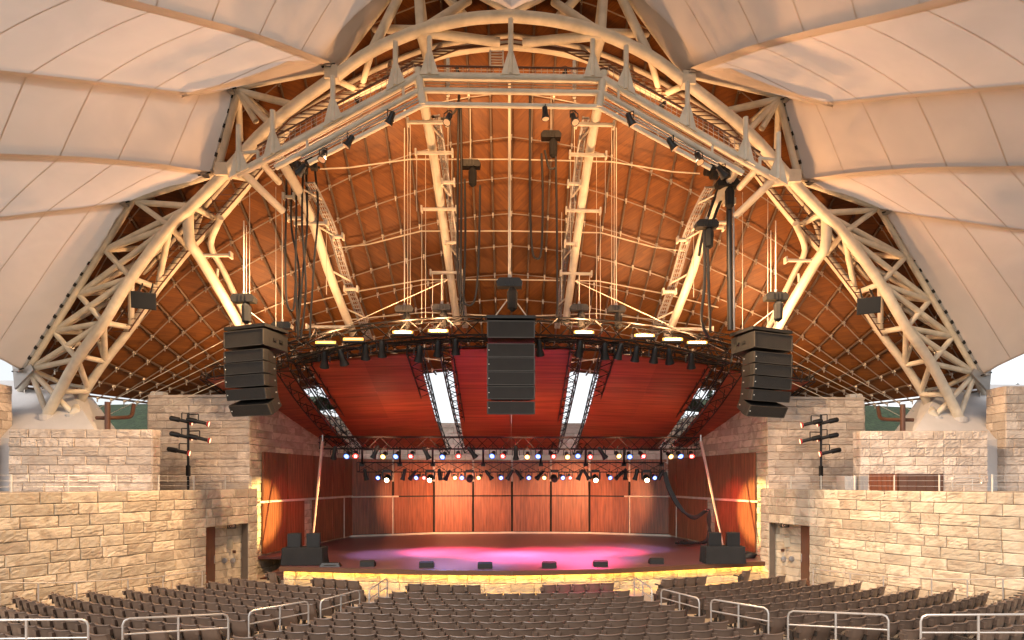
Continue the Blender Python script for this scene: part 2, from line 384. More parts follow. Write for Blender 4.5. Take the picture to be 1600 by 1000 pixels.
# wooden steps at the left end of the stage
st = thing('stage_steps', 'dark wooden steps climbing to the left end of the stage', 'steps', tuple(P(415, 910, 29.6).xy) + (0,))
x1 = lip[0].x + 0.02
for k in range(6):
    zt = ZS - .02 - (5 - k) * ZS / 6; xl = x1 - 0.28 * (6 - k)
    g = MB(); g.box(((xl + x1) / 2, LWA.y - .05, zt - .02), (x1 - xl - .01, 1.7, .04)); g.build('tread', 'step_wood', st)
    g = MB(); g.box(((xl + .03 + x1) / 2, LWA.y - .05, zt - .042 - ZS / 12 + .02), (x1 - xl - .07, 1.62, ZS / 6 - .045)); g.build('riser', 'step_wood', st)

# ------------------------------------------------------------------ stone walls each side
CH = 0.443 * S
ZT = E - 0.45 * S                                        # top of the audience side walls / terrace edge
WALLPX = [(-330, 17.3), (-150, 18.9), (0, 20.7), (100, 22.3), (200, 24.1), (262, 25.6), (322, 27.3), (388, 29.8), (402, 30.4)]
for sx, side in SIDES:
    pts = [P(px, 765, y, sx) for px, y in WALLPX]
    order = pts if sx == 1 else pts[::-1]
    path = [(p.x, p.y) for p in order]; base = order[len(order) // 2]
    w = thing('stone_wall', 'golden split-face stone wall with a doorway beside the seats on the %s' % side, 'wall', (base.x, base.y, 0))
    cum = [0]
    for a, b in zip(order, order[1:]): cum.append(cum[-1] + (b.xy - a.xy).length)
    i0 = 6 if sx == 1 else len(order) - 1 - 7
    z0 = ZT - 11 * CH
    masonry(w, path, z0, ZT, CH, (0.55, 1.2), 'sandstone', 0.03, skip=[(cum[i0], cum[i0 + 1], z0 - 1, ZT - 4 * CH)], seed=21 + sx)
    # recess wall, door leaf and soffit behind the opening
    rec = thing('recess_wall', 'smooth stone wall inside the %s doorway recess with round wall plates' % side, 'wall', tuple(P(362, 800, 30.6, sx).xy) + (0,))
    a, b = P(335, 800, 28.75, sx), P(391, 800, 30.5, sx); pr = [a, b] if sx == 1 else [b, a]
    masonry(rec, [(p.x, p.y) for p in pr], z0, ZT - 4 * CH + .2, CH * 1.0, (0.8, 1.3), 'sandstone', 0.012, seed=31 + sx)
    a, b = P(388, 800, 29.85, sx), P(397, 800, 30.9, sx)
    g = MB(); q = [P(320, 800, 27.6, sx), P(390, 800, 29.9, sx), P(396, 800, 31.1, sx), P(316, 800, 31.1, sx)]
    if sx == -1: q = q[::-1]
    zt = ZT - 4 * CH + .21; g.hexa([V((v.x, v.y, zt)) for v in q] + [V((v.x, v.y, zt + .1)) for v in q]); g.build('soffit', 'sandstone', rec)
    g = MB()
    for k, (px, py, r_, yy) in enumerate(((351, 876, .12, 29.12), (364, 876, .12, 29.53))):
        c = P(px, py, yy, sx); g = MB(); g.tube([c + V((0, .05, 0)), c + V((0, -.03, 0)), c + V((0, -.045, 0))], [r_, r_, r_ * .6], 14); g.build('wall_plate', 'grey_steel', rec, smooth=True)
    c = P(366, 862, 29.6, sx); g = MB(); g.box(c, (.13, .06, .13)); g.build('switch_box', 'brown_steel', rec)
    c = P(358, 850, 29.34, sx); g = MB(); g.box(c, (.32, .04, .42)); g.build('plate', 'sign_plate', rec)
    c = P(362, 822.5, 28.9, sx); sg = thing('exit_sign', 'small dark exit sign hanging in the %s doorway' % side, 'sign', tuple(c))
    MB().box(c, (.36, .06, .19)).build('sign_box', 'black_metal', sg)
    ft = bpy.data.curves.new('exit_text', 'FONT'); ft.body = 'EXIT'; ft.size = .15; ft.align_x = 'CENTER'; ft.align_y = 'CENTER'; ft.extrude = .003; ft.materials.append(MAT['exit_letters'])
    to = bpy.data.objects.new('lettering', ft); link(to); me = bpy.data.meshes.new_from_object(to); bpy.data.objects.remove(to); to = bpy.data.objects.new('lettering', me); link(to, sg); to.location = (0, -.036, 0); to.rotation_euler = (R(90), 0, 0)
    d = thing('door', 'tall brown wooden door leaf standing open in the %s stone doorway' % side, 'door', tuple(P(322, 800, 28.3, sx).xy) + (0.2,))
    q = [P(322.5, 800, 27.45, sx), P(336.5, 800, 28.8, sx)]; nn = (q[1] - q[0]).normalized().cross(V((0, 0, 1))) * .05 * sx
    qq = [q[0], q[1], q[1] - nn, q[0] - nn]
    MB().hexa([V((v.x, v.y, .25)) for v in qq] + [V((v.x, v.y, zt - .03)) for v in qq]).build('door_leaf', 'door_wood', d)
    hp = lerp(q[0], q[1], .8) + nn * .6; rod('handle', (hp.x, hp.y, 1.15), (hp.x, hp.y, 1.5), .015, 'galvanised', d)
    # wall handrail
    hr = thing('wall_handrail', 'thin pale handrail running along the %s stone wall' % side, 'handrail', (base.x, base.y, 0.5))
    rp = []
    for px, py, y in ((-120, 908, 18.6), (0, 910, 20.2), (60, 911, 21.1), (120, 909, 22.1), (200, 905, 23.6), (255, 900, 24.9), (316, 892, 26.7)): rp.append(P(px, py, y, sx))
    pipe('rail', smooth_path(rp, 4), .022, 'rail_steel', hr)
    for p in rp[1:]: rod('post', p, (p.x, p.y, p.z - .95), .022, 'rail_steel', hr)
    # terrace behind the wall
    tp = [V((p.x * 1.0, p.y, 0)) for p in [P(px, 765, y + .35, sx) for px, y in WALLPX]]
    out = [V((sx * -40, 36, 0)), V((sx * -40, 10, 0))]; ol = tp + [V((LWA.x * sx, LWA.y + .3, 0)), V((LWA.x * sx, 40, 0))] + out
    if sx == -1: ol = ol[::-1]
    g = MB(); g.prism([V((p.x, p.y, ZT - .5)) for p in ol], (0, 0, .42)); struct(g.build('terrace', 'floor_concrete', base=V((sx * -22, 26, ZT - .5))))
    # guard rail on the terrace edge
    gr = thing('terrace_railing', 'slim steel railing with wire lines on top of the %s stone wall' % side, 'railing', (base.x, base.y, ZT))
    posts = []
    for px in (-170, -70, 18, 107, 182, 248, 303, 352, 392):
        for (a, ya), (b, yb) in zip(WALLPX, WALLPX[1:]):
            if a <= px <= b: yy = lerp(ya, yb, (px - a) / (b - a)); break
        p = P(px, 765, yy + .45, sx); posts.append(V((p.x, p.y, ZT - .08))); rod('post', posts[-1], posts[-1] + V((0, 0, .66)), .025, 'cream_steel', gr)
    for hz in (.25, .45, .63):
        pipe('wire', [p + V((0, 0, hz)) for p in posts], .007, 'galvanised', gr, 5)
    # tower block between terrace and stage
    tw = thing('stone_tower', 'tall pale stone tower wall beside the %s end of the stage' % side, 'wall', tuple(P(315, 700, 32.2, sx).xy) + (ZT - .1,))
    a, b = P(232, 700, 32.4, sx), P(390, 700, 32.0, sx); zt_ = E + 128 * 32 / 900 * S
    pr = [a, b] if sx == 1 else [b, a]
    masonry(tw, [(p.x, p.y) for p in pr], ZT - .1, zt_, CH, (0.8, 1.6), 'pale_stone', 0.035, seed=41 + sx, core=1.5)
    c = P(232, 700, 36, sx); pr = [c, a] if sx == 1 else [a, c]
    masonry(tw, [(p.x, p.y) for p in pr], ZT - .1, zt_, CH, (0.8, 1.6), 'pale_stone', 0.035, seed=45 + sx, core=0)
    pr = [a, b] if sx == 1 else [b, a]; g = MB(); g.hexa([V((v.x, v.y, zt_ + .004)) for v in (pr[0] + V((0, -.05, 0)), pr[1] + V((0, -.05, 0)), pr[1] + V((0, 1.6, 0)), pr[0] + V((0, 1.6, 0)))] + [V((v.x, v.y, zt_ + .13)) for v in (pr[0] + V((0, -.05, 0)), pr[1] + V((0, -.05, 0)), pr[1] + V((0, 1.6, 0)), pr[0] + V((0, 1.6, 0)))])
    g.build('coping', 'pale_stone', tw)
    # stage side wall with timber panels
    sw = thing('stage_side_wall', 'receding stone side wall of the stage on the %s, hung with timber panels' % side, 'wall', tuple(P(460, 700, 37, sx).xy) + (0,))
    A = V((LWA.x * sx, LWA.y, 0)); B = V((LWB.x * sx, LWB.y, 0)); pr = [A, B] if sx == 1 else [B, A]
    masonry(sw, [(p.x, p.y) for p in pr], -.02, zt_, CH, (0.9, 1.7), 'sandstone', 0.03, seed=51 + sx, core=.5)
    inn = V((0, 0, 1)).cross((B - A).normalized()) * -.14 * sx
    def wp(px): q = lerpline(LWA, LWB, px); return V((q.x * sx, q.y, 0)) + inn
    ZR = E - 34 * 32.8 / 900 * S; ZP = E + 44 * 32.8 / 900 * S
    def panel(parent, p, q, za, zb, th=.07, board=.16, m='panel_wood', name='timber_panel', flip=False):
        n = max(2, round((q - p).length / board)); t = (q - p).normalized(); ny = V((0, 0, 1)).cross(t) * (-1 if not flip else 1)   # towards the viewer
        g = MB(); prof = []
        for i in range(n):
            u0, u1 = i / n * (q - p).length, (i + 1) / n * (q - p).length
            prof += [p + t * (u0 + .004) - ny * .0, p + t * (u0 + .012) + ny * .014, p + t * (u1 - .012) + ny * .014, p + t * (u1 - .004)]
        back = [q - ny * th, p - ny * th]; g.prism([V((v.x, v.y, za)) for v in prof + back], (0, 0, zb - za)); return g.build(name, m, parent)
    for px0, px1, za, zb in ((407, 445, ZR + .07, ZP), (446.5, 486, ZR + .07, ZP), (487.5, 515, ZR + .07, ZP), (516, 534, ZR + .07, ZP), (535, 547.5, ZR + .07, ZP),
                             (407, 444, ZS + .1, ZR - .07), (444.6, 472, ZS + .1, ZR - .07), (486, 515, ZS + .1, ZR - .07), (516, 533, ZS + .1, ZR - .07), (534.5, 547, ZS + .1, ZR - .07)):
        a, b = wp(px0), wp(px1); panel(sw, a if sx == 1 else b, b if sx == 1 else a, za, zb)
    a, b = wp(401), wp(548); nn = inn.normalized() * .05; g = MB(); q = [a, b, b + nn, a + nn]
    g.hexa([V((v.x, v.y, ZR - .05)) for v in q] + [V((v.x, v.y, ZR + .05)) for v in q]); g.build('rail', 'cream_steel', sw)
    for px in (534,): p = wp(px) + nn * .6; rod('trim', (p.x, p.y, ZS + .03), (p.x, p.y, ZR), .035, 'cream_steel', sw)
    # rough terrace wall and concrete buttress
    rw = thing('terrace_wall', 'rough pale stone wall standing behind the %s terrace railing' % side, 'wall', tuple(P(125, 720, 27.5, sx).xy) + (ZT - .1,))
    a, b = P(14 if sx == 1 else 26, 700, 27.3, sx), P(238, 700, 27.6, sx); pr = [a, b] if sx == 1 else [b, a]
    skip = []
    if sx == -1:   # equipment opening low in the right wall
        L = (b.xy - a.xy).length; f = lambda px: (lerpline(pr[0], pr[1], px).xy - pr[0].xy).length
        skip = [(f(1359), f(1474), ZT - 1, E + .22)]
    masonry(rw, [(p.x, p.y) for p in pr], ZT - .1, E + 78 * 27.5 / 900 * S, CH, (0.6, 1.4), 'pale_stone', 0.04, seed=61 + sx, core=.5, skip=skip)
    c_ = b + V((0, .5, 0)); pr2 = [b, c_] if sx == 1 else [c_, b]
    masonry(rw, [(p.x, p.y) for p in pr2], ZT - .1, E + 78 * 27.5 / 900 * S, CH, (0.3, 0.6), 'pale_stone', 0.03, seed=63 + sx, core=0)
    bt = thing('buttress', 'sloped concrete buttress carrying the %s foot of the roof arch' % side, 'buttress', tuple(P(40, 700, 29.5, sx).xy) + (ZT - .1,))
    f0 = [P(-70, 665, 28.2, sx), P(157, 672, 28.2, sx), P(100, 600, 31.6, sx), P(-70, 598, 31.6, sx)]
    zb = ZT - .1
    f0[0].z = f0[1].z = 7.4 * S; f0[2].z = f0[3].z = 10.75 * S
    back = [V((f0[3].x, f0[3].y + 1.2, f0[3].z)), V((f0[2].x, f0[2].y + 1.2, f0[2].z))]
    g = MB()
    prof = lambda p: [p]
    # left profile and right profile polygons joined by quads
    L0 = [V((f0[0].x, f0[0].y, zb)), f0[0], f0[3], back[0], V((back[0].x, back[0].y, zb))]
    R0 = [V((f0[1].x, f0[1].y, zb)), f0[1], f0[2], back[1], V((f0[1].x, back[1].y, zb))]
    for i in range(5): j = (i + 1) % 5; g.poly([L0[i], R0[i], R0[j], L0[j]])
    g.poly(L0); g.poly(R0[::-1]); g.build('ramp', 'concrete', bt)
    a, b = (P(-110, 700, 27.6), P(-14, 700, 27.75)) if sx == 1 else (P(1720, 700, 27.6), P(1571, 700, 27.75)); pr = [a, b] if sx == 1 else [b, a]
    masonry(bt, [(p.x, p.y) for p in pr], zb, E + 150 * 27.7 / 900 * S, CH, (0.6, 1.2), 'pale_stone', 0.04, seed=71 + sx, core=1.0)
    c_ = b + V((0, 1.0, 0)); pr2 = [b, c_] if sx == 1 else [c_, b]
    masonry(bt, [(p.x, p.y) for p in pr2], zb, E + 150 * 27.7 / 900 * S, CH, (0.4, 0.8), 'pale_stone', 0.03, seed=75 + sx, core=0)
    # roof drain column and elbow pipe behind the terrace wall
    dp = thing('drain_pipe', 'brown steel post and elbow pipe under the %s edge of the timber roof' % side, 'pipe', tuple(P(163, 690, 33, sx).xy) + (ZT,))
    rod('post', P(168, 700, 29.4, sx), P(168, 628, 29.4, sx), .11, 'brown_steel', dp, 10)
    pipe('elbow', smooth_path([P(150, 653, 29.5, sx), P(170, 653, 29.7, sx), P(198, 652, 30.6, sx), P(206, 648, 31, sx), P(209, 632, 31.4, sx)], 4), .085, 'brown_steel', dp)
    hs = thing('camera_housing', 'white twin camera housing perched on the %s tower corner' % side, 'camera', tuple(P(248, 622, 32.6, sx)))
    c = P(248, 617, 32.6, sx); MB().box(c + V((.18 * sx, 0, 0)), (.32, .4, .26)).build('body', 'white_housing', hs)
    MB().tube([c + V((-.2 * sx, .2, .0)), c + V((-.2 * sx, -.12, 0)), c + V((-.2 * sx, -.2, 0))], [.17, .17, .1], 12).build('dome', 'white_housing', hs, True)
    rod('antenna', P(295, 620, 32.3, sx), P(295, 560, 32.3, sx), .008, 'black_metal', hs, 5)

# back wall of the stage
bwt = thing('stage_back_wall', 'stone back wall of the stage faced with tall timber panels', 'wall', (0, 46 * S, 0))
zt_ = E + 128 * 32 / 900 * S
masonry(bwt, [(p.x, p.y) for p in BW], E - .1, zt_ + .05, CH, (0.9, 1.7), 'pale_stone', 0.03, seed=5, core=.5)
g = MB()
for a, b in zip(BW, BW[1:]): g.hexa([V((v.x, v.y, -.1)) for v in (a, b, b + V((0, .4, 0)), a + V((0, .4, 0)))] + [V((v.x, v.y, E - .11)) for v in (a, b, b + V((0, .4, 0)), a + V((0, .4, 0)))])
g.build('lower_core', 'black_cloth', bwt)
def bwp(px):
    for a, b in zip(BW, BW[1:]):
        if proj(V((*a.xy, E)))[0] - .01 <= px <= proj(V((*b.xy, E)))[0] + .01: return lerpline(a, b, px) + V((0, -.16, 0))
    return BW[-1].copy()
edges = [550, 613.5, 616.5, 677, 680, 738, 741, 798.5, 801.5, 859, 862, 919, 922, 981, 984, 1049]
ZM = E - 25 * 46 / 900 * S; ZH = E + 31 * 46 / 900 * S
for i in range(0, 16, 2):
    a, b = bwp(edges[i]), bwp(edges[i + 1]); a.z = b.z = 0
    panel(bwt, a, b, ZS + .14, ZM - .05, board=.2); panel(bwt, a, b, ZM + .04, ZH, board=.2)
g = MB()
for a, b in zip(BW, BW[1:]): g.hexa([V((v.x, v.y - .3, ZS + .001)) for v in (a, b, b + V((0, .1, 0)), a + V((0, .1, 0)))] + [V((v.x, v.y - .3, ZS + .11)) for v in (a, b, b + V((0, .1, 0)), a + V((0, .1, 0)))])
g.build('skirting', 'cream_steel', bwt)
for px0, px1 in ((550, 624), (974, 1049)):
    a, b = bwp(px0) + V((0, -.12, 0)), bwp(px1) + V((0, -.12, 0)); rod('rail', (a.x, a.y, ZM), (b.x, b.y, ZM), .05, 'cream_steel', bwt)
for px in (615, 982.5): p = bwp(px) + V((0, -.08, 0)); rod('trim', (p.x, p.y, ZS + .1), (p.x, p.y, ZM), .045, 'cream_steel', bwt)
# grassy bank behind
for sx, side in SIDES:
    g = MB(); rows = []
    for i in range(14):
        y = 36 + i * 2.2; rows.append([V((sx * -(17.5 + j * 4), y + random.uniform(-.4, .4), ZT - .3 + min(i * 1.05, 8.6) * (1 - .02 * j) + random.uniform(-.12, .12))) for j in range(14)])
    if sx == 1: rows = [r[::-1] for r in rows]
    g.grid(rows); struct(g.build('grass_bank', 'grass', smooth=True))

# ------------------------------------------------------------------ timber roof shell
shell = thing('roof_shell', 'scalloped orange-brown timber roof shell with steel ribs and cross cables', 'roof', (0, 33 * S, 9 * S))
AC = [P(*q) for q in ((26, 600, 30.6), (60, 540, 29.9), (115, 445, 29.2), (195, 302, 28.5), (280, 205, 27.9), (365, 128, 27.5), (500, 20, 27.0), (650, -58, 26.7), (799, -88, 26.6))]
AC = smooth_path(AC, 10)
def front(X):
    x = -abs(X)
    for a, b in zip(AC, AC[1:]):
        if a.x <= x <= b.x: t = (x - a.x) / (b.x - a.x); return lerp(a, b, t)
    return (AC[0] if x < AC[0].x else AC[-1]).copy()
XM = -AC[0].x; FAN = .25
def sh(X, v, off=0.0):
    f = front(X); q = abs(X) / XM
    Yr = (39 - 3 * q * q) * S; zr = (13 - 3.0 * q ** 1.5) * S
    zf = f.z; p = V((X * (1 - FAN * v), f.y + (Yr - f.y) * v, zr + (zf - zr) * (1 - v) ** 1.6))
    return p + V((0, -.5, -.85)) * off
NR = 46; XR = [-XM + 2 * XM * i / NR for i in range(NR + 1)]; VR = [i / 18 for i in range(19)]
for i in range(NR):
    g = MB(); rows = []; uvs = []
    sg = 1 if XR[i] + XR[i + 1] > 0 else -1
    xs = [lerp(XR[i] + .012, XR[i + 1] - .012, k / 2) for k in range(3)]
    for v in VR: rows.append([sh(x, v) for x in xs])
    g.grid(rows)
    nb = len(g.v); rows2 = [[p + V((0, .06, .12)) for p in r] for r in rows]; g.grid([r[::-1] for r in rows2])
    me = g.mesh('roof_panel', 'shell_wood', WL[shell], True); uvl = me.uv_layers.new(name='UVMap')
    dist = [0]
    for a, b in zip(VR, VR[1:]): dist.append(dist[-1] + (sh(xs[1], b) - sh(xs[1], a)).length)
    for lp in me.loops:
        vi = lp.vertex_index % nb; r_, c_ = divmod(vi, 3); uvl.data[lp.index].uv = (abs(xs[c_]) * (1 - .12 * VR[r_]), dist[r_])
    o = bpy.data.objects.new('roof_panel', me); link(o, shell)
cl = MB()
VC = [0.05 + .073 * k for k in range(13)]
for i, x in enumerate(XR):
    pipe('rib', [sh(x, v, .14) for v in VR], .055, 'rib_steel', shell, 6)
    for v in VC:
        p = sh(x, v, .20); d = (sh(x, v + .02, .2) - p).normalized(); M = d.to_track_quat('Y', 'Z').to_matrix()
        cl.box(p, (.09, .14, .09), M); cl.box(p + V((0, -.05, -.10)), (.04, .04, .2))
co = cl.build('clamps', 'clamp_steel', shell); co['kind'] = 'stuff'
for v in VC: pipe('cross_cable', [sh(x, v, .27) for x in XR], .026, 'net_steel', shell, 5)
# pale conduits strung across the middle bays
for k, pts in enumerate((((-1, 0),), )): pass
cond = thing('conduit_lines', 'pale pipe lines strung across under the timber roof', 'pipes', tuple(P(799, 360, 31)))
for pts, y in (([(500, 264), (545, 262), (640, 249), (799, 249)], 29.5), ([(521, 388), (575, 382), (658, 361), (799, 361)], 31.2), ([(470, 476), (560, 455), (662, 437), (799, 437)], 32.8), ([(420, 515), (540, 500), (664, 488), (799, 495)], 34.0), ([(590, 548), (700, 565), (799, 566)], 36.0)):
    l = [P(a, b, y) for a, b in pts]; pipe('conduit', l + [V((-p.x, p.y, p.z)) for p in reversed(l[:-1])], .03, 'white_cable', cond, 6)

# ------------------------------------------------------------------ arch truss
arch = thing('arch_truss', 'great cream tubular steel arch truss spanning in front of the timber roof', 'truss', (0, 29 * S, ZT))
def AY(py): return 29.5 - (650 - py) / 628 * 5.0
mainp = [(73, 650), (121, 561), (162, 504), (205, 434), (266, 354), (300, 322), (350, 272), (423, 195), (520, 122), (581, 80), (657, 47), (730, 30), (799, 25)]
inner = [(114, 650), (137, 606), (164, 565), (205, 512), (246, 450), (295, 389), (340, 344), (393, 280), (432, 226), (466, 186), (563, 143), (605, 125), (670, 91), (735, 76), (799, 71)]
outer = [(47, 577), (84, 518), (123, 460), (164, 391), (214, 316)]
edge_nodes = {'T0': (799, 20, 25.0), 'K0': (650, -60, 25.4), 'V1': (525, 106, 25.5), 'K1': (372, 136, 26.0), 'V2': (335, 272, 26.9), 'K2': (207, 313, 27.4), 'EN': (42, 580, 29.4)}
def dens(l, k=4): return smooth_path([V((a, b, 0)) for a, b in l], k)
for sx, side in SIDES:
    p_ = lambda a, b, y: P(a, b, y, sx)
    pipe('main_chord', [p_(q.x, q.y, AY(q.y)) for q in dens(mainp)], .205, 'cream_steel', arch, 14)
    pipe('inner_chord', [p_(q.x, q.y, AY(q.y) + (1.5 if q.y < 640 else 0.2)) for q in dens(inner)], .17, 'cream_steel', arch, 12)
    bk = [(100, 600), (150, 520), (205, 452), (262, 385), (318, 325), (372, 265), (440, 198), (530, 138), (610, 98), (690, 70), (799, 55)]
    pipe('back_chord', [p_(q.x, q.y, AY(q.y) + 2.6) for q in dens(bk, 3)], .10, 'cream_steel', arch, 10)
    ON = [p_(a, b, AY(b) + .6) for a, b in outer]; MN = [p_(a, b, AY(b)) for a, b in mainp]
    BN = [p_(a, b, AY(b) + 2.6) for a, b in bk]; IN = [p_(a, b, AY(b) + 1.5) for a, b in inner]
    brace = lambda a, b, r=.115: rod('brace', a, b, r, 'cream_steel', arch, 10)
    mi = [1, 2, 3, 4, 5]
    for i in range(5):
        brace(ON[i], MN[mi[i]]) if i else brace(ON[0], MN[1])
        if i: brace(ON[i], MN[mi[i] - 1]); 
        if i < 4: brace(ON[i], MN[mi[i] + 1])
        brace(ON[i], BN[min(i, 4)], .11); 
        if i < 4: brace(ON[i], BN[i + 1], .11)
    foot1, foot2 = MN[0], p_(114, 650, 29.7)
    brace(ON[0], foot1 + V((0, 0, .1))); brace(ON[0], foot2 + V((0, 0, .1))); brace(ON[0], p_(32, 609, 31.0), .16)
    brace(p_(96, 612, AY(612)), p_(137, 612, AY(612) + 1.5)); brace(p_(123, 556, AY(556)), IN[2])
    for a, b in ((1, 1), (2, 2), (2, 3), (3, 3), (3, 4), (4, 4), (4, 5), (5, 6), (6, 7), (8, 10), (10, 12), (9, 10)):
        if a < len(MN) and b < len(IN): brace(MN[a], IN[b], .12)
    for a, b in ((1, 0), (2, 1), (3, 2), (4, 3), (5, 4), (6, 4), (7, 5), (8, 6), (10, 7), (11, 8), (12, 9)): brace(IN[a], BN[b], .09)
    K1, K0, V1, V2, T0 = [p_(*edge_nodes[k]) for k in ('K1', 'K0', 'V1', 'V2', 'T0')]
    for q in ((340, 268, 0), (400, 190, .2), (423, 195, 0), (462, 165, 0), (440, 198, 2.6), (375, 220, 1.2)): brace(K1 + V((0, 0, -.15)), p_(q[0], q[1], AY(q[1]) + q[2]), .13)
    for q in ((581, 80, 0), (657, 47, 0), (663, 47, 2.0), (730, 30, 1.2), (668, 88, 1.5)): brace(K0, p_(q[0], q[1], AY(q[1]) + q[2]), .17)
    brace(p_(585, 45, 26.5), p_(657, 47, AY(47)), .15); brace(p_(657, 50, AY(50)), p_(780, 66, AY(66) + .8), .17); brace(p_(657, 47, AY(47)), p_(672, 100, AY(100) + 1.2), .22)
    brace(p_(733, 0, 25.6), p_(666, 42, AY(42)), .15)
    for q in (mainp[8], mainp[6]):
        c = p_(q[0], q[1], AY(q[1])); MB().box(c + V((0, -.05, .1)), (.5, .4, .5)).build('node_block', 'cream_steel', arch)
    # service ladder and walkway grating between the chords
    wk = MB(); 
    cen = [lerp(p_(a, b, AY(b)), p_(c, d, AY(d) + 1.5), .55) + V((0, .25, 0)) for (a, b), (c, d) in zip([(150, 520), (205, 440), (262, 366), (320, 305), (380, 243), (450, 178), (530, 124), (620, 76), (700, 52), (780, 44)], [(205, 512), (246, 450), (295, 389), (350, 330), (410, 255), (480, 178), (563, 143), (625, 115), (700, 82), (780, 73)])]
    for i, (a, b) in enumerate(zip(cen, cen[1:])):
        for k in range(7):
            c = lerp(a, b, k / 7); wk.box(c, (.9, .03, .03), None)
    wk.build('walkway_rungs', 'brown_steel', arch)['kind'] = 'stuff'
    for dx in (-.4, .4): pipe('walkway_stringer', [c + V((dx, 0, 0)) for c in cen], .03, 'brown_steel', arch, 6)
    # bolted edge rail where the fabric meets the steel
    seq = [p_(*edge_nodes[k]) for k in ('T0', 'K0', 'V1', 'K1', 'V2', 'K2', 'EN')]
    for a, b in zip(seq, seq[1:]):
        rod('edge_tube', a, b, .13, 'cream_steel', arch, 10)
        d = (b - a); n_ = max(3, int(d.length / .55)); up = V((0, -.16, .10))
        rod('clamp_rail', a + up, b + up, .05, 'galvanised', arch, 6)
        g = MB()
        for k in range(1, n_): g.box(lerp(a, b, k / n_) + up * 1.15, (.07, .10, .16), d.to_track_quat('Z', 'Y').to_matrix())
        g.build('clamp_bolts', 'black_metal', arch)['kind'] = 'stuff'
    g = MB(); e_ = p_(42, 582, 29.3)
    g.prism([e_ + V((-.55 * sx, -.1, .3)), e_ + V((.2 * sx, -.1, .5)), e_ + V((.35 * sx, -.1, .1)), e_ + V((-.45 * sx, -.1, -.75))], (0, .12, 0)); g.build('corner_plate', 'grey_steel', arch)
    MB().tube([foot1 + V((0, 0, -.2)), foot1 + V((0, 0, .04))], .32, 14).build('foot_plate', 'concrete', arch)
    MB().tube([foot2 + V((0, 0, -.2)), foot2 + V((0, 0, .04))], .3, 14).build('foot_plate', 'concrete', arch)

# timber fascia closing the gap from fabric to shell, added unseen to block skylight
for sx, side in SIDES:
    seq = [P(*edge_nodes[k], sx) for k in ('T0', 'K0', 'V1', 'K1', 'V2', 'K2', 'EN')]
    for a, b in zip(seq, seq[1:]):
        lo = [lerp(a, b, k / 8) + V((0, .05, .16)) for k in range(9)]; hi = [front(min(max(p.x, -XM), XM)) for p in lo]
        hi = [V((p.x, f.y + .05, f.z)) for p, f in zip(lo, hi)]
        MB().grid([lo, [lerp(p, q, .5) for p, q in zip(lo, hi)], hi]).build('sky_baffle', 'door_wood', shell)
# ------------------------------------------------------------------ fabric canopy
canopy = thing('fabric_canopy', 'pale tensile fabric canopy with seams and belts over the seats', 'canopy', (0, 14 * S, 12 * S))
def belt_line(node, far, pix):
    n0 = P(*node); n2 = V((n0.x, n0.y)); f2 = V((far[0] * S, far[1] * S)); out = [n0]
    for px, py in pix:
        lo, hi = 0.0, 1.6
        for _ in range(40):
            m = (lo + hi) / 2; q = n2 + (f2 - n2) * m
            if q.y < .3 or proj(V((q.x, q.y, E)))[0] < px: hi = m
            else: lo = m
        q = n2 + (f2 - n2) * lo; t = P(px, py, q.y / S); out.append(t)
    return out
def arc(a, b, sag, n=6): return [lerp(a, b, i / n) + V((0, 0, -sag * 4 * (i / n) * (1 - i / n))) for i in range(n + 1)]
U = lambda x, y, z: V((x, y, z)) * S
belts = {
 'T0': arc(P(*edge_nodes['T0']), U(0, 5, 26.5), .5), 'K0': arc(P(*edge_nodes['K0']), U(-8, 5, 27.5), .8),
 'V1': belt_line(edge_nodes['V1'], (-17, 9), [(470, 84), (400, 58), (300, 30), (180, -1), (0, -52), (-350, -150)]),
 'K1': belt_line(edge_nodes['K1'], (-21, 12), [(340, 143), (290, 147), (150, 131), (0, 114), (-250, 88), (-650, 50)]),
 'V2': belt_line(edge_nodes['V2'], (-24, 13), [(300, 267), (240, 258), (130, 248), (0, 243), (-250, 232), (-650, 205)]),
 'K2': belt_line(edge_nodes['K2'], (-26, 15), [(180, 318), (120, 326), (60, 333), (0, 340), (-250, 362), (-650, 385)]),
 'EN': belt_line(edge_nodes['EN'], (-32, 17), [(30, 575), (15, 567), (0, 559), (-80, 525), (-250, 470), (-650, 420)])}
def resample(pts, n):
    pts = smooth_path(pts, 8); cum = [0]
    for a, b in zip(pts, pts[1:]): cum.append(cum[-1] + (b - a).length)
    out = []
    for i in range(n + 1):
        s = cum[-1] * i / n
        for j in range(len(pts) - 1):
            if s <= cum[j + 1] + 1e-6: out.append(lerp(pts[j], pts[j + 1], (s - cum[j]) / max(cum[j + 1] - cum[j], 1e-6))); break
    return out
NS = 40; bl = {k: resample(v, NS) for k, v in belts.items()}
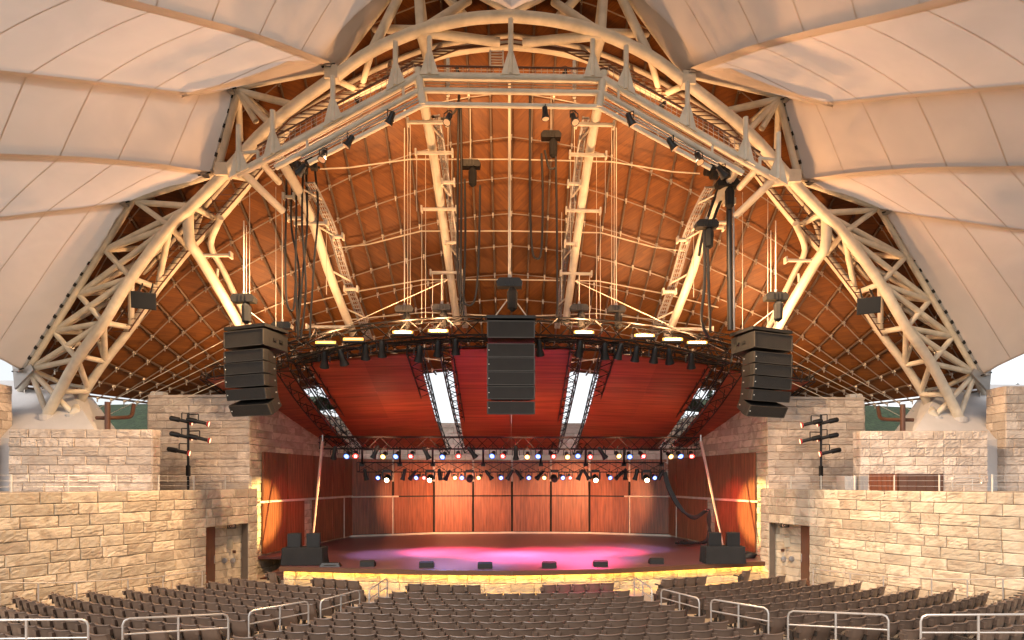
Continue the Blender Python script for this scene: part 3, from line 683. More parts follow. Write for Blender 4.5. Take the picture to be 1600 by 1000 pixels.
for sx, side in SIDES:
    mir = lambda p: V((p.x * sx, p.y, p.z))
    for (ka, kb), sag in ((('T0', 'K0'), .2), (('K0', 'V1'), .5), (('V1', 'K1'), .15), (('K1', 'V2'), .04), (('V2', 'K2'), .04), (('K2', 'EN'), .15)):
        A_, B_ = bl[ka], bl[kb]
        def pt(i, t):
            wob = .07 * math.sin(i * .5 + t * 11 + 2 * math.sin(t * 5)) * math.exp(-i / 9)
            return mir(lerp(A_[i], B_[i], t) + V((0, 0, 4 * t * (1 - t) * sag * (1 - math.exp(-i / 6)) + wob * 4 * t * (1 - t))))
        step = 5; nt = 8
        for s0 in range(0, NS, step):
            rows = [[pt(i, t / nt) for t in range(nt + 1)] for i in range(s0, min(s0 + step, NS) + 1)]
            if sx == 1: rows = [r[::-1] for r in rows]
            g = MB().grid(rows); g.build('fabric_panel', 'canopy_fabric', canopy, True)
        for s0 in range(step, NS, step):
            ln_ = [pt(s0, t / nt) + V((0, -.01, -.012)) for t in range(nt + 1)]; w_ = mir(A_[min(s0 + 1, NS)] - A_[s0 - 1]).normalized() * .022
            MB().grid([[p - w_ for p in ln_], [p + w_ for p in ln_]]).build('seam', 'canopy_belt', canopy)
    for k in ('V1', 'K1', 'V2', 'K2', 'EN'):
        c = [mir(p) for p in bl[k]]
        rows = []
        for i, p in enumerate(c):
            w_ = V((0, 0, 1)).cross((c[min(i + 1, NS)] - c[max(i - 1, 0)]).normalized()).normalized(); w_ = w_ * (.22 if k != 'EN' else .12)
            up = V((0, 0, .0)); kk = list(bl); rows.append([p - w_ + V((0, -.012, -.018)), p + V((0, -.012, -.028)), p + w_ + V((0, -.012, -.018))])
        MB().grid(rows).build('belt', 'canopy_belt', canopy, True)
        c0 = mir(bl[k][1]); MB().box(c0 + V((0, -.05, -.12)), (.22, .3, .1)).build('shackle', 'grey_steel', canopy); 
        rod('shackle_pin', c0 + V((-.25, -.1, -.16)), c0 + V((.25, -.1, -.02)), .03, 'black_metal', canopy)
    # rain flap hanging under the edge between the upper nodes
    cur = resample([P(a, b, y, sx) for a, b, y in ((592, -40, 24.8), (560, 8, 24.7), (520, 48, 24.5), (468, 86, 24.2), (400, 116, 24.0), (340, 132, 23.4), (284, 143, 22.2))], 24)
    up_ = resample([P(a, b, y, sx) for a, b, y in ((618, -22, 25.1), (592, 20, 25.2), (560, 62, 25.2), (527, 103, 25.3), (460, 119, 25.4), (400, 130, 25.5), (300, 145, 23.2))], 24)
    tip = min((mir(p) for p in bl['K1']), key=lambda p: abs(proj(V((p.x * sx, p.y, p.z)))[0] - 290)) + V((0, -.02, -.07))
    for i in range(25):
        w_ = max(0, (i - 12) / 12) ** 2; cur[i] = lerp(cur[i], tip, w_); up_[i] = lerp(up_[i], tip, w_)
    rows = []
    for i in range(25): rows.append([lerp(cur[i], up_[i], t / 6) + V((0, 0, -.05 * math.sin(t * 2.3) * math.sin(math.pi * t / 6) - .06 * math.sin(math.pi * t / 6))) for t in range(7)])
    MB().grid(rows if sx == 1 else [r[::-1] for r in rows]).build('rain_flap', 'canopy_fabric', canopy, True)
# ------------------------------------------------------------------ catwalk bridge and roof ribs
cw = thing('catwalk_bridge', 'cream steel catwalk bridge with finned posts and mesh guard hanging from the arch', 'catwalk', tuple(P(799, 120, 23.6)))
CY = 23.6
rod('beam', P(654, 119, CY), P(654, 119, CY, -1), .135, 'cream_steel', cw, 12)
rod('lower_pipe', P(655, 141, CY), P(655, 141, CY, -1), .10, 'cream_steel', cw, 10)
rod('lower_pipe', P(661, 163, CY), P(661, 163, CY, -1), .09, 'cream_steel', cw, 10)
g = MB(); a, b = P(648, 107, CY + .8), P(648, 107, CY + .8, -1)
def mesh_guard(a, b, h):
    g = MB(); d = b - a; n = int(d.length / .22); zv = V((0, 0, h))
    for i in range(n + 1): p = lerp(a, b, i / n); g.tube([p, p + zv], .012, 3, False)
    for k in range(5): g.tube([a + zv * (k / 4), b + zv * (k / 4)], .012, 3, False)
    o = g.build('mesh_guard', 'mesh_panel', cw); o['kind'] = 'stuff'
    rod('guard_rail', a + zv * 1.02, b + zv * 1.02, .035, 'brown_steel', cw, 6)
    for k in range(6): rod('deck_bar', a + V((0, .16 * k, -.03)), b + V((0, .16 * k, -.03)), .022, 'grey_steel', cw, 5)
mesh_guard(P(648, 121, CY + .5), P(648, 121, CY + .5, -1), .42)
def fin_post(px, y0, y1, sx, slope=0):
    a, b = P(px, y1, CY - .15, sx), P(px, y0, CY - .15, sx)
    rod('post', a, b, .095, 'cream_steel', cw, 10)
    g = MB(); w = .34
    g.prism([a + V((-w * 1, -.04, -.02 - slope * w * sx)), a + V((w, -.04, -.02 + slope * w * sx)), a + V((.1, -.04, .75)), a + V((-.1, -.04, .75))], (0, .08, 0)); g.build('gusset', 'cream_steel', cw)
fin_post(798, 30, 116, 1)
for sx, side in SIDES:
    p_ = lambda a, b, y=CY: P(a, b, y, sx)
    rod('beam', p_(654, 119), p_(370, 273), .135, 'cream_steel', cw, 12)
    rod('lower_pipe', p_(654, 142), p_(430, 262), .10, 'cream_steel', cw, 10)
    rod('lower_pipe', p_(660, 164), p_(482, 255), .09, 'cream_steel', cw, 10)
    for dy in (0, 5): rod('conduit', p_(658, 151 + dy), p_(470, 246 + dy), .03, 'galvanised', cw, 6)
    for px, y0, y1, sl in ((671, 58, 116, 0), (618, 66, 134, .54), (520, 120, 190, .54), (426, 173, 241, .54), (373, 196, 270, .54)): fin_post(px, y0, y1, sx, sl)
    mesh_guard(p_(646, 122, CY + .5), p_(402, 252, CY + .5), .55)
    rod('strut', p_(653, 108), p_(661, 165), .14, 'cream_steel', cw, 10)
    rod('end_rail', p_(373, 240), p_(403, 237), .06, 'cream_steel', cw); rod('end_rail', p_(403, 236), p_(403, 252), .06, 'cream_steel', cw)
    for px in (630, 480): rod('strap', p_(px, 119 + (654 - px) * .542), p_(px, 142 + (654 - px) * .536), .05, 'cream_steel', cw, 6)
    rod('hanger', p_(700, 92, CY + .9), p_(700, 150, CY + .9), .07, 'cream_steel', cw)
    rod('strut', p_(378, 268), p_(442, 330, 25.5), .14, 'cream_steel', cw, 10); rod('strut', p_(408, 254), p_(436, 285, 25), .12, 'cream_steel', cw, 10)
    # small dark luminaires clamped along the bridge
for k, (px, py, tilt) in enumerate(((690, 112, 0), (905, 112, 0), (560, 175, 0), (1040, 178, 0), (480, 222, 0), (1115, 225, 0))):
    pass
ld = thing('ladder', 'short cream ladder standing above the middle of the catwalk bridge', 'ladder', tuple(P(776, 106, 24.6)))
for px in (766, 786): rod('stringer', P(px, 104, 24.6), P(px, 78, 24.6), .03, 'cream_steel', ld, 6)
for k in range(6): rod('rung', P(766, 102 - k * 4.4, 24.6), P(786, 102 - k * 4.4, 24.6), .02, 'cream_steel', ld, 5)

def rib_truss(sx, side, which, pts, r, tray, arms):
    t = thing('rib_truss', '%s cream rib truss curving down under the %s half of the timber roof' % (which, side), 'truss', tuple(P(*pts[-1], sx)), 'rib trusses under the timber roof')
    path = smooth_path([P(*q, sx) for q in pts], 6); pipe('rib_tube', path, r, 'cream_steel', t, 12)
    if tray:
        off = P(799 - tray, 400, 30, -1).x - 0; dx = sx * tray * 30 / 900 * S
        tp = [p + V((dx, .55, -.05)) for p in path[4:]]; pipe('tray_rail', tp, .05, 'grey_steel', t, 6); pipe('tray_rail', [p + V((-dx * .45, .1, 0)) for p in tp], .05, 'grey_steel', t, 6)
        tp2 = tp; g = MB(); dens_ = smooth_path(tp2, 3)
        for p in dens_[::2]: g.box(p + V((-dx * .22, .05, 0)), (abs(dx) * .5, .05, .05))
        for k in range(3): g.tube([p + V((-dx * (.1 + .12 * k), .0, -.04)) for p in tp2], .018, 4, False)
        g.build('tray_rungs', 'grey_steel', t)['kind'] = 'stuff'
        for p, q in zip(path[6::6], tp[3::6]): rod('lacing', p, q, .04, 'cream_steel', t, 6)
    for a, b, py, y in arms:
        rod('arm', P(a, py, y, sx), P(b, py, y, sx), .075, 'cream_steel', t, 8)
        for px in (a, b): c = P(px, py, y, sx); MB().box(c, (.07, .26, .26)).build('arm_plate', 'cream_steel', t)
    return t
for sx, side in SIDES:
    rib_truss(sx, side, 'innermost', [(653, 121, 23.9), (668, 190, 26.2), (683, 280, 28.2), (697, 380, 30.4), (708, 460, 32.3), (714, 505, 33.6)], .19, 17,
              [(638, 697, 191, 26), (650, 707, 239, 27), (659, 713, 327, 29), (673, 722, 426, 31.3), (691, 710, 285, 28), (696, 715, 379, 30.2)])
    rib_truss(sx, side, 'middle', [(432, 240, 24.6), (462, 290, 25.8), (490, 350, 27.2), (512, 420, 29), (535, 480, 30.5), (552, 522, 31.8)], .19, 26,
              [(450, 475, 341, 26.8), (462, 511, 349, 27), (521, 536, 370, 28), (539, 559, 452, 29.8), (445, 460, 308, 26), (480, 548, 511, 30.5)])
    t = rib_truss(sx, side, 'outermost', [(294, 325, 27.2), (296, 375, 27.4), (312, 402, 28), (350, 465, 29.4), (384, 525, 31)], .21, 0, [(316, 361, 399, 28)])
    pipe('rib_tube', smooth_path([P(*q, sx) for q in ((345, 340, 27.6), (331, 372, 28.6), (332, 392, 29), (350, 425, 29.8), (395, 520, 31.6))], 5), .13, 'cream_steel', t, 10)
    rod('lacing', P(340, 420, 28.9, sx), P(338, 445, 29, sx), .06, 'cream_steel', t)

# ------------------------------------------------------------------ rigging: hoists, lines and cable bundles
def hoist(px, py, y, label, top, s=1.0, bag=True):
    c = P(px, py, y); t = thing('chain_hoist', label, 'hoist', tuple(c), 'chain hoists in the rigging')
    g = MB(); w = .42 * s
    g.prism([c + V((-w, -.16 * s, -.12 * s)), c + V((w, -.16 * s, -.12 * s)), c + V((w * 1.08, -.16 * s, .05 * s)), c + V((w * .8, -.16 * s, .18 * s)), c + V((-w * .8, -.16 * s, .18 * s)), c + V((-w * 1.08, -.16 * s, .05 * s))], (0, .34 * s, 0)); g.build('motor_body', 'cabinet_paint', t)
    for dx in (-.14, .0, .14): MB().box(c + V((dx * s, -.18 * s, .02)), (.03, .04, .2 * s)).build('cooling_fin', 'black_metal', t)
    MB().tube([c + V((0, 0, .16 * s)), c + V((0, 0, .32 * s))], .06 * s, 8).build('top_hook', 'grey_steel', t)
    if bag: MB().tube([c + V((.1 * s, 0, -.1 * s)), c + V((.1 * s, 0, -.28 * s)), c + V((.1 * s, 0, -.85 * s)), c + V((.1 * s, 0, -.95 * s))], [.09 * s, .19 * s, .17 * s, .05], 8).build('chain_bag', 'black_cloth', t)
    if top is not None: rod('chain', c + V((0, 0, .3 * s)), P(px, top, y), .055 if s > 1.1 else .022, 'white_cable', t, 6)
    return t
hoist(735, 258, 29, 'black hoist hanging high to the left of the roof centre line', 170)
hoist(861, 213, 29, 'black hoist hanging highest to the right of the roof centre line', 150)
hoist(796, 444, 27.3, 'wide black hoist on the centre line above the middle speaker array', 122, 1.2)
hoist(632, 484, 28.6, 'hoist above the left pair of bright floods, outer one', 200, .9)
hoist(690, 482, 28.6, 'hoist above the left pair of bright floods, inner one', 430, .9)
hoist(905, 482, 28.6, 'hoist above the right bright floods, nearest the centre', 430, .9)
hoist(963, 484, 28.6, 'hoist above the right bright floods, second from the centre', 200, .9)
hoist(381, 468, 25.6, 'black hoist right above the left speaker array', 345)
hoist(441, 510, 26.8, 'low black hoist at the inner back corner of the left speaker array', 300, .9, False)
hoist(1212, 465, 25.6, 'black hoist right above the right speaker array', 345)
hoist(1136, 288, 25.5, 'upper black hoist on the dark mast beside the right speaker array', 262)
hoist(1104, 352, 26.0, 'lower black hoist beside the dark mast on the right', None)
ln = thing('hoist_lines', 'thin pale steel lines hanging from the rib arms to the truss', 'cables', tuple(P(799, 500, 28.6)))
for px, y0, y1, y in ((637, 195, 478, 28.5), (641, 195, 478, 28.5), (659, 330, 505, 28.6), (665, 240, 500, 28.7), (676, 428, 500, 28.6), (692, 428, 475, 28.6), (390, 300, 515, 26), (431, 292, 512, 26.5), (385, 352, 462, 25.7), (651, 242, 330, 27), (510, 350, 460, 28), (720, 330, 470, 29), (706, 242, 430, 28.2), (700, 195, 330, 27)):
    for sx in (1, -1): rod('line', P(px, y0, y, sx), P(px, y1, y, sx), .012, 'white_cable', ln, 5)
for a, b in (((250, 640), (700, 437)), ((150, 640), (372, 520)), ((170, 648), (380, 545))):
    for sx in (1, -1): rod('stay_cable', P(*a, 30.5, sx), P(*b, 28, sx), .014, 'white_cable', ln, 5)
def bundle(label, cables, r=.05):
    t = thing('cable_bundle', label, 'cables', tuple(P(*cables[0][-1])), 'hanging cable bundles')
    for c in cables: pipe('cable', smooth_path([P(*q) for q in c], 6), r, 'black_cable', t, 6)
    return t
bundle('tangle of black cables hanging beside the left inner speaker tower', [[(462, 255, 26), (463, 330, 26), (462, 430, 26), (466, 525, 26.5)], [(448, 262, 26), (446, 400, 26), (448, 470, 26), (458, 484, 26.2), (462, 440, 26)], [(478, 262, 26.2), (480, 350, 26.2), (472, 440, 26.2), (465, 530, 26.6)], [(492, 265, 26.3), (497, 330, 26.3), (490, 420, 26.3), (484, 528, 26.6)], [(474, 258, 26), (472, 350, 26), (478, 450, 26.2), (470, 528, 26.6)], [(458, 270, 26.4), (455, 350, 26.4), (468, 430, 26.4), (462, 520, 26.6)], [(444, 262, 26), (465, 256, 25.8), (500, 262, 26.3)]], .042)
bundle('long black cables looping down left of the roof centre', [[(717, 148, 28), (715, 300, 28.5), (716, 440, 29), (726, 474, 29), (742, 468, 29), (748, 400, 29), (750, 290, 29)], [(720, 160, 28), (721, 300, 28.5), (719, 490, 29)], [(726, 280, 29), (727, 380, 29), (723, 500, 29)], [(675, 182, 26), (695, 185, 26.5), (712, 172, 27), (718, 150, 28)]], .05)
bundle('black cables looping down right of the roof centre', [[(828, 150, 28), (828, 300, 28.5), (831, 385, 29), (838, 404, 29), (846, 390, 29), (848, 300, 29), (846, 240, 29)], [(868, 225, 29), (870, 350, 29), (871, 500, 29)], [(851, 235, 29), (858, 262, 29), (868, 262, 29)]], .05)
bundle('black cables dropping beside the right dark mast', [[(1105, 360, 26), (1107, 440, 26), (1110, 520, 26.5)], [(1100, 360, 26), (1101, 440, 26), (1096, 500, 26.3), (1108, 528, 26.6)], [(1138, 262, 25.8), (1120, 300, 26), (1100, 360, 26.2), (1092, 400, 26.4)], [(1150, 270, 25.8), (1128, 310, 26), (1112, 350, 26.2)]], .06)
mst = thing('cable_mast', 'straight dark vertical cable mast above the right speaker array', 'mast', tuple(P(1141, 515, 25.7)))
rod('mast_tube', P(1141, 516, 25.7), P(1139, 296, 25.7), .11, 'black_metal', mst, 10); rod('mast_line', P(1147, 516, 25.8), P(1146, 300, 25.8), .04, 'grey_steel', mst)
for sx, side in SIDES:   # dark junk at the bridge ends: small boxes and coils
    t = thing('cable_reel', 'cluster of black reels and boxes at the %s end of the catwalk pipes' % side, 'equipment', tuple(P(470, 262, 25.4, sx)))
    for k in range(7):
        c = P(452 + k * 6 + random.uniform(-3, 3), 258 + random.uniform(-8, 10), 25.2 + random.random() * .6, sx)
        if k % 2: MB().box(c, (.3, .3, .26 + .1 * random.random()), Matrix.Rotation(random.random(), 3, 'Z')).build('box', 'black_metal', t)
        else: MB().tube([c + V((-.12, 0, 0)), c + V((.12, .05, 0))], .17, 10).build('reel', 'cabinet_paint', t, True)

# ------------------------------------------------------------------ stage reflector panels and black lattice trusses
def truss(label, path, w, h, bay, m='truss_black', r=.028, group='black lattice trusses', tri=False):
    path = [V(p) for p in path]; cum = [0]
    for a, b in zip(path, path[1:]): cum.append(cum[-1] + (b - a).length)
    L = cum[-1]; n = max(2, round(L / bay)); pts = []
    for i in range(n + 1):
        s = L * i / n
        for j in range(len(path) - 1):
            if s <= cum[j + 1] + 1e-6: pts.append(lerp(path[j], path[j + 1], (s - cum[j]) / (cum[j + 1] - cum[j]))); break
    t = thing('lattice_truss', label, 'truss', tuple(pts[len(pts) // 2]), group); fr = []
    for i, p in enumerate(pts):
        d = (pts[min(i + 1, n)] - pts[max(i - 1, 0)]).normalized(); sd = d.cross(V((0, 0, 1))).normalized(); up = sd.cross(d).normalized()
        fr.append([p + sd * a * w / 2 + up * b * h / 2 for a, b in ((-1, -1), (1, -1), (1, 1), (-1, 1))])
    for k in range(4): pipe('chord', [f[k] for f in fr], r, m, t, 6)
    for i in range(n):
        for k in range(4):
            k2 = (k + 1) % 4
            a, b = (fr[i][k], fr[i + 1][k2]) if i % 2 == 0 else (fr[i][k2], fr[i + 1][k]); rod('brace', a, b, r * .6, m, t, 5)
    for i in (0, n):
        for k in range(4): rod('end_bar', fr[i][k], fr[i][(k + 1) % 4], r * .7, m, t, 5)
    return t
def reflector(label, c, nu, nv, bow=.25):
    fl, fr_, rr, rl = c; t = thing('reflector_panel', label, 'reflector', tuple((fl + fr_ + rr + rl) / 4), 'red timber reflectors above the stage')
    def pt(u, v): return lerp(lerp(fl, fr_, u), lerp(rl, rr, u), v) + V((0, 0, -bow * 4 * v * (1 - v)))
    for i in range(nu):
        for j in range(nv):
            rows = [[pt(lerp(i / nu + .0006, (i + 1) / nu - .0006, a / 3), lerp(j / nv + .0006, (j + 1) / nv - .0006, b / 3)) for a in range(4)] for b in range(4)]
            g = MB().grid([r[::-1] for r in rows]); g.grid([[p + V((0, 0, .06)) for p in r] for r in rows])
            g.build('veneer_panel', 'reflector_wood', t, True)
    return t, pt
t, ptc = reflector('centre red timber reflector behind the middle speaker array', [P(702, 545, 28.6), P(702, 545, 28.6, -1), P(727, 703, 44.5, -1), P(727, 703, 44.5)], 2, 4)
for px in (736, 784): 
    for sx in (1, -1):
        c = P(px, 663, 39.6, sx); g = MB(); g.box(c + V((0, -.1, -.05)), (.16, .5, .12), Matrix.Rotation(sx * .5, 3, 'Z')); g.build('downlight', 'black_metal', t)
for sx, side in SIDES:
    t, pt = reflector('red timber reflector on the %s of the centre one' % side, [P(480, 568, 29.6, sx), P(653, 551, 28.8, sx), P(697, 703, 44.5, sx), P(570, 703, 43.5, sx)] if sx == 1 else [P(653, 551, 28.8, sx), P(480, 568, 29.6, sx), P(570, 703, 43.5, sx), P(697, 703, 44.5, sx)], 2, 4)
    for px in (612, 660):
        c = P(px, 664, 39.6, sx); g = MB(); g.box(c + V((0, -.1, -.05)), (.16, .5, .12), Matrix.Rotation(sx * .3, 3, 'Z')); g.build('downlight', 'black_metal', t)
    cs = [P(322, 592, 31, sx), P(450, 576, 30, sx), P(545, 696, 42, sx), P(510, 700, 41, sx)]
    if sx == -1: cs = [cs[1], cs[0], cs[3], cs[2]]
    reflector('outermost red timber reflector behind the %s speaker array' % side, cs, 2, 3, .15)
    truss('curving lattice truss on the inner edge of the %s red reflector' % side, smooth_path([P(*q, sx) for q in ((646, 546, 28.6), (664, 605, 33), (684, 677, 41.5), (697, 705, 44))], 4), .56, .5, .6, r=.036)
    truss('curving lattice truss along the %s edge of the centre reflector' % side, smooth_path([P(*q, sx) for q in ((697, 541, 28.5), (711, 615, 33.5), (724, 677, 41.5), (733, 703, 44))], 4), .56, .5, .6, r=.036)
    truss('curving lattice truss on the outer edge of the %s red reflector' % side, smooth_path([P(*q, sx) for q in ((476, 562, 29.5), (512, 618, 33.5), (550, 672, 40), (575, 697, 43))], 4), .66, .55, .65, r=.036)
    truss('curving lattice truss on the inner edge of the outermost %s reflector' % side, smooth_path([P(*q, sx) for q in ((444, 572, 29.8), (484, 632, 33.5), (525, 680, 39.5), (552, 700, 42))], 4), .66, .55, .65, r=.036)
    truss('lattice truss along the outer edge of the outermost %s reflector' % side, smooth_path([P(*q, sx) for q in ((318, 588, 31), (372, 626, 33.5), (440, 664, 36.5), (506, 692, 40))], 3), .3, .3, .6)
    truss('short lattice truss sticking out beside the %s speaker array' % side, [P(328, 583, 30.5, sx), P(445, 562, 29.5, sx)], .5, .55, .6)
    truss('grey lattice truss at the inner corner behind the %s speaker array' % side, [P(442, 540, 28.5, sx), P(500, 530, 28.4, sx)], .7, .8, .6)
full = lambda l: [P(*q) for q in l] + [P(*q, -1) for q in reversed(l[:-1])]
truss('long curved lattice truss carrying the bright floods across the front', smooth_path(full([(452, 553, 29.0), (560, 526, 28.6), (680, 514, 28.3), (799, 512, 28.2)]), 4), .6, .76, .8, r=.045)
truss('slim lattice truss along the front edge of the red reflectors', smooth_path(full([(470, 562, 29.2), (570, 548, 28.9), (690, 539, 28.6), (799, 537, 28.5)]), 4), .28, .28, .5)
truss('upper straight lattice truss of coloured lamps across the stage', [P(502, 692, 34.5), P(502, 692, 34.5, -1)], .6, .62, .62)
truss('lower straight lattice truss of stage lamps in front of the back wall', [P(560, 730, 37.5), P(560, 730, 37.5, -1)], .55, .55, 1.0)
for px in (566, 625, 676, 755, 845, 915, 975, 1033):
    t = thing('truss_hanger', 'dark vertical hanger bar joining the two stage lamp trusses, at %s' % {566: 'the far left end', 625: 'the second place from left', 676: 'the third place from left', 755: 'left of centre', 845: 'right of centre', 915: 'the third place from right', 975: 'the second place from right', 1033: 'the far right end'}[px], 'bar', tuple(P(px, 730, 37)), 'truss hangers')
    rod('bar', P(px, 700, 35.5), P(px, 726, 37.4), .06, 'truss_black', t); c = P(px, 726, 37.4); MB().box(c, (.24, .24, .2)).build('clamp', 'black_metal', t)

# ------------------------------------------------------------------ speaker arrays
def array(label, top, rot, cabs, w, d):
    t = thing('speaker_array', label, 'speakers', tuple(top)); M = Matrix.Rotation(rot, 3, 'Z')
    MB().box(top + V((0, 0, .06)), (w * 1.03, d * 1.0, .12), M).build('rigging_frame', 'cabinet_paint', t)
    z = -0.02; y = 0.0; tilt = 0.0
    for k, (h, gap, tl, dd, pan) in enumerate(cabs):
        z -= gap; T = M @ Matrix.Rotation(tl, 3, 'X'); ww = w; dd = dd * d; c = top + M @ V((0, y + dd / 2 - .5 * d, z)) + T @ V((0, 0, -h / 2))
        wb = ww * (.72 if k else .92); hh = h * .5; g = MB()
        q = [(-ww / 2, -dd / 2), (ww / 2, -dd / 2), (ww / 2, -dd / 2 + .18), (wb / 2, dd / 2), (-wb / 2, dd / 2), (-ww / 2, -dd / 2 + .18)]
        g.prism([c + T @ V((a, b, -hh + .008)) for a, b in q], T @ V((0, 0, h - .016))); cb = g.build('cabinet', 'cabinet_paint', t)
        MB().box(c + T @ V((0, -dd / 2 - .012, 0)), (ww * .955, .03, h * .86), T).build('grille', 'grille', cb)
        for dz in (-1, 1): MB().box(c + T @ V((0, -dd / 2 - .02, dz * h * .46)), (ww * .97, .05, h * .05), T).build('lip', 'trim_grey', cb)
        for dx in (-1, 1): MB().box(c + T @ V((dx * ww * .487, -dd / 2 - .02, 0)), (.045, .06, h * .9), T).build('side_rail', 'trim_grey', cb)
        if k:
            MB().box(c + T @ V((-ww * .46, -dd / 2 - .05, 0)), (.03, .02, .03), T).build('badge', 'indicator', cb)
            for dx in (-1, 1): MB().box(c + T @ V((dx * (ww / 2 - .06), .12, 0)), (.03, .05, .05), T).build('rigging_pin', 'galvanised', cb)
        else:
            for dx in (-1, 1):
                for yy in (-.1, .25): MB().box(c + T @ V((dx * (ww / 2 - .02), yy, 0)), (.05, .16, .1), T).build('handle', 'black_metal', cb)
        z -= h * math.cos(tl); y -= h * math.sin(tl) * -0.9
    return t
U1 = 28 / 900 * S; topc = P(798.5, 503, 27.4); k_ = 27.4 / 900 * S
ca = array('middle hanging black speaker array of six cabinets over the stage front', topc, 0, [(27 * k_, 3 * k_, 0, 1.0, 0), (21 * k_, 8 * k_, 0, .7, 0), (21 * k_, .3 * k_, .01, .7, 0), (21 * k_, .3 * k_, .02, .7, 0), (20.5 * k_, .4 * k_, .05, .7, 0), (20 * k_, 2 * k_, .10, .7, 0)], 73 * k_, 1.15)
for dx in (-.75, .75): rod('sling', topc + V((dx, 0, .12)), P(798.5, 461, 27.4), .025, 'white_cable', ca)
for sx, side in SIDES:
    k_ = 25.2 / 900 * S; tp = P(401, 519, 25.8, sx)
    a = array('%s hanging black speaker array curling forward at the bottom' % side, tp, -.36 * sx, [(26 * k_, 2 * k_, 0, 1.05, 0), (18 * k_, 4.5 * k_, .02, .72, 0), (18 * k_, .3 * k_, .05, .72, 0), (18.5 * k_, .3 * k_, .10, .72, 0), (18 * k_, .5 * k_, .20, .72, 0), (19 * k_, 1 * k_, .52, .72, 0)], 78 * k_, 1.25)
    for dx in (-.6, .6): rod('sling', tp + V((dx, 0, .12)), P(381, 480, 25.6, sx), .02, 'white_cable', a)
# ------------------------------------------------------------------ lamps
ORD = ['first', 'second', 'third', 'fourth', 'fifth', 'sixth', 'seventh', 'eighth', 'ninth', 'tenth', 'eleventh', 'twelfth', 'thirteenth', 'fourteenth', 'fifteenth', 'sixteenth', 'seventeenth', 'eighteenth', 'nineteenth', 'twentieth']
ORD += ['twenty-' + o for o in ORD[:9]] + ['thirtieth'] + ['thirty-' + o for o in ORD[:9]] + ['fortieth']
def spot(parent, c, aim, power, col, cone, blend=.5, r=.12):
    l = bpy.data.lights.new('lamp_light', 'SPOT'); l.energy = power; l.color = col; l.spot_size = R(cone); l.spot_blend = blend; l.shadow_soft_size = r
    o = bpy.data.objects.new('lamp_light', l); link(o, parent); o.location = V(c) - WL[parent]
    o.rotation_euler = (V(c) - V(aim)).to_track_quat('Z', 'Y').to_euler(); return o
def can(name, label, group, c, aim, lens, s=1.0, hang=None, lit=None, long=1.0):
    c = V(c); d = (V(aim) - c).normalized(); t = thing(name, label, 'lamp', tuple(c), group)
    MB().tube([c - d * .24 * s * long, c - d * .20 * s * long, c - d * .02 * s, c + d * .16 * s, c + d * .16 * s], [.045 * s, .085 * s, .09 * s, .14 * s, .125 * s], 10).build('lamp_body', 'black_metal', t, True)
    MB().tube([c + d * .155 * s, c + d * .165 * s], .108 * s, 10).build('lens', lens or 'grille', t)
    if lens in ('lens_red', 'lens_blue', 'lens_amber'): MB().tube([c + d * .166 * s, c + d * .176 * s], .05 * s, 8).build('lens_core', 'lens_core', t)
    sd = d.cross(V((0, 0, 1))).normalized() * .15 * s; h = V((0, 0, .26 * s))
    pipe('yoke', [c + sd, c + sd + h * .8, c + h, c - sd + h * .8, c - sd], .018 * s, 'black_metal', t, 5)
    if hang is not None: rod('hanger', c + h, (c.x, c.y, hang), .022 * s, 'black_metal', t, 6)
    if lit: spot(t, c + d * (.2 * s + .3), aim, *lit)
    return t
def flood(label, c, power, lens='lens_white', aim=V((0, .25, 1)), cone=165, w=.95):
    c = V(c); t = thing('flood_light', label, 'flood light', tuple(c), 'floods on the front truss')
    MB().hexa([c + V((a * w / 2, b, z)) for z, sc in ((-.12, 1), (.10, .8)) for a, b in ((-sc, -.1), (sc, -.1), (sc, .14), (-sc, .14))]).build('housing', 'black_metal', t)
    MB().box(c + V((0, -.105, .0)), (w * .72, .04, .06)).build('lens', lens, t); MB().box(c + V((0, -.1, .0)), (w * .9, .02, .11)).build('reflector', 'flood_glow', t)  # second box is emissive amber, painting a glow rim around the lens
    for k in (-1, 1): rod('bracket', c + V((k * w * .45, 0, 0)), c + V((k * w * .3, .1, -.32)), .02, 'black_metal', t, 5)
    if power: spot(t, c + V((0, -.14, .12)), c + aim, power, (1.0, .52, .22), cone, .35, .25)
    return t
WARM = (1.0, .58, .27)
FLOOD = 860
for px, py, lab in ((630, 520, 'bright flood, outer of the left pair on the front truss'), (685, 518, 'bright flood, inner of the left pair on the front truss'), (912, 520, 'bright flood just right of the middle speaker array'), (1006, 525, 'bright flood, second to the right of the middle array'), (1050, 531, 'bright flood, third to the right of the middle array'), (1088, 536, 'bright flood furthest right on the front truss')):
    flood(lab, P(px, py, 27.7), FLOOD, aim=V((0, .15, 1)) if px < 1040 else V((.1, -.2, 1)))
for px, lab in ((510, 'dim flood furthest left on the front truss'), (553, 'dim flood left of the bright pair on the front truss')): flood(lab, P(px, 536 - (px - 510) * .12, 27.9), 700 if px == 510 else 0, 'lens_amber', V((-.1, -.2, 1)))
for sx, side in SIDES:   # uplights behind the side arrays
    f = flood('uplight behind the top of the %s speaker array' % side, P(398, 512, 28.6, sx), 850, 'lens_warm', V((-.1 * sx, .55, 1)), 140)
    f = flood('uplight on the short truss outside the %s speaker array' % side, P(378, 566, 29.6, sx), 700, 'lens_warm', V((-.7 * sx, -.1, 1)), 150)
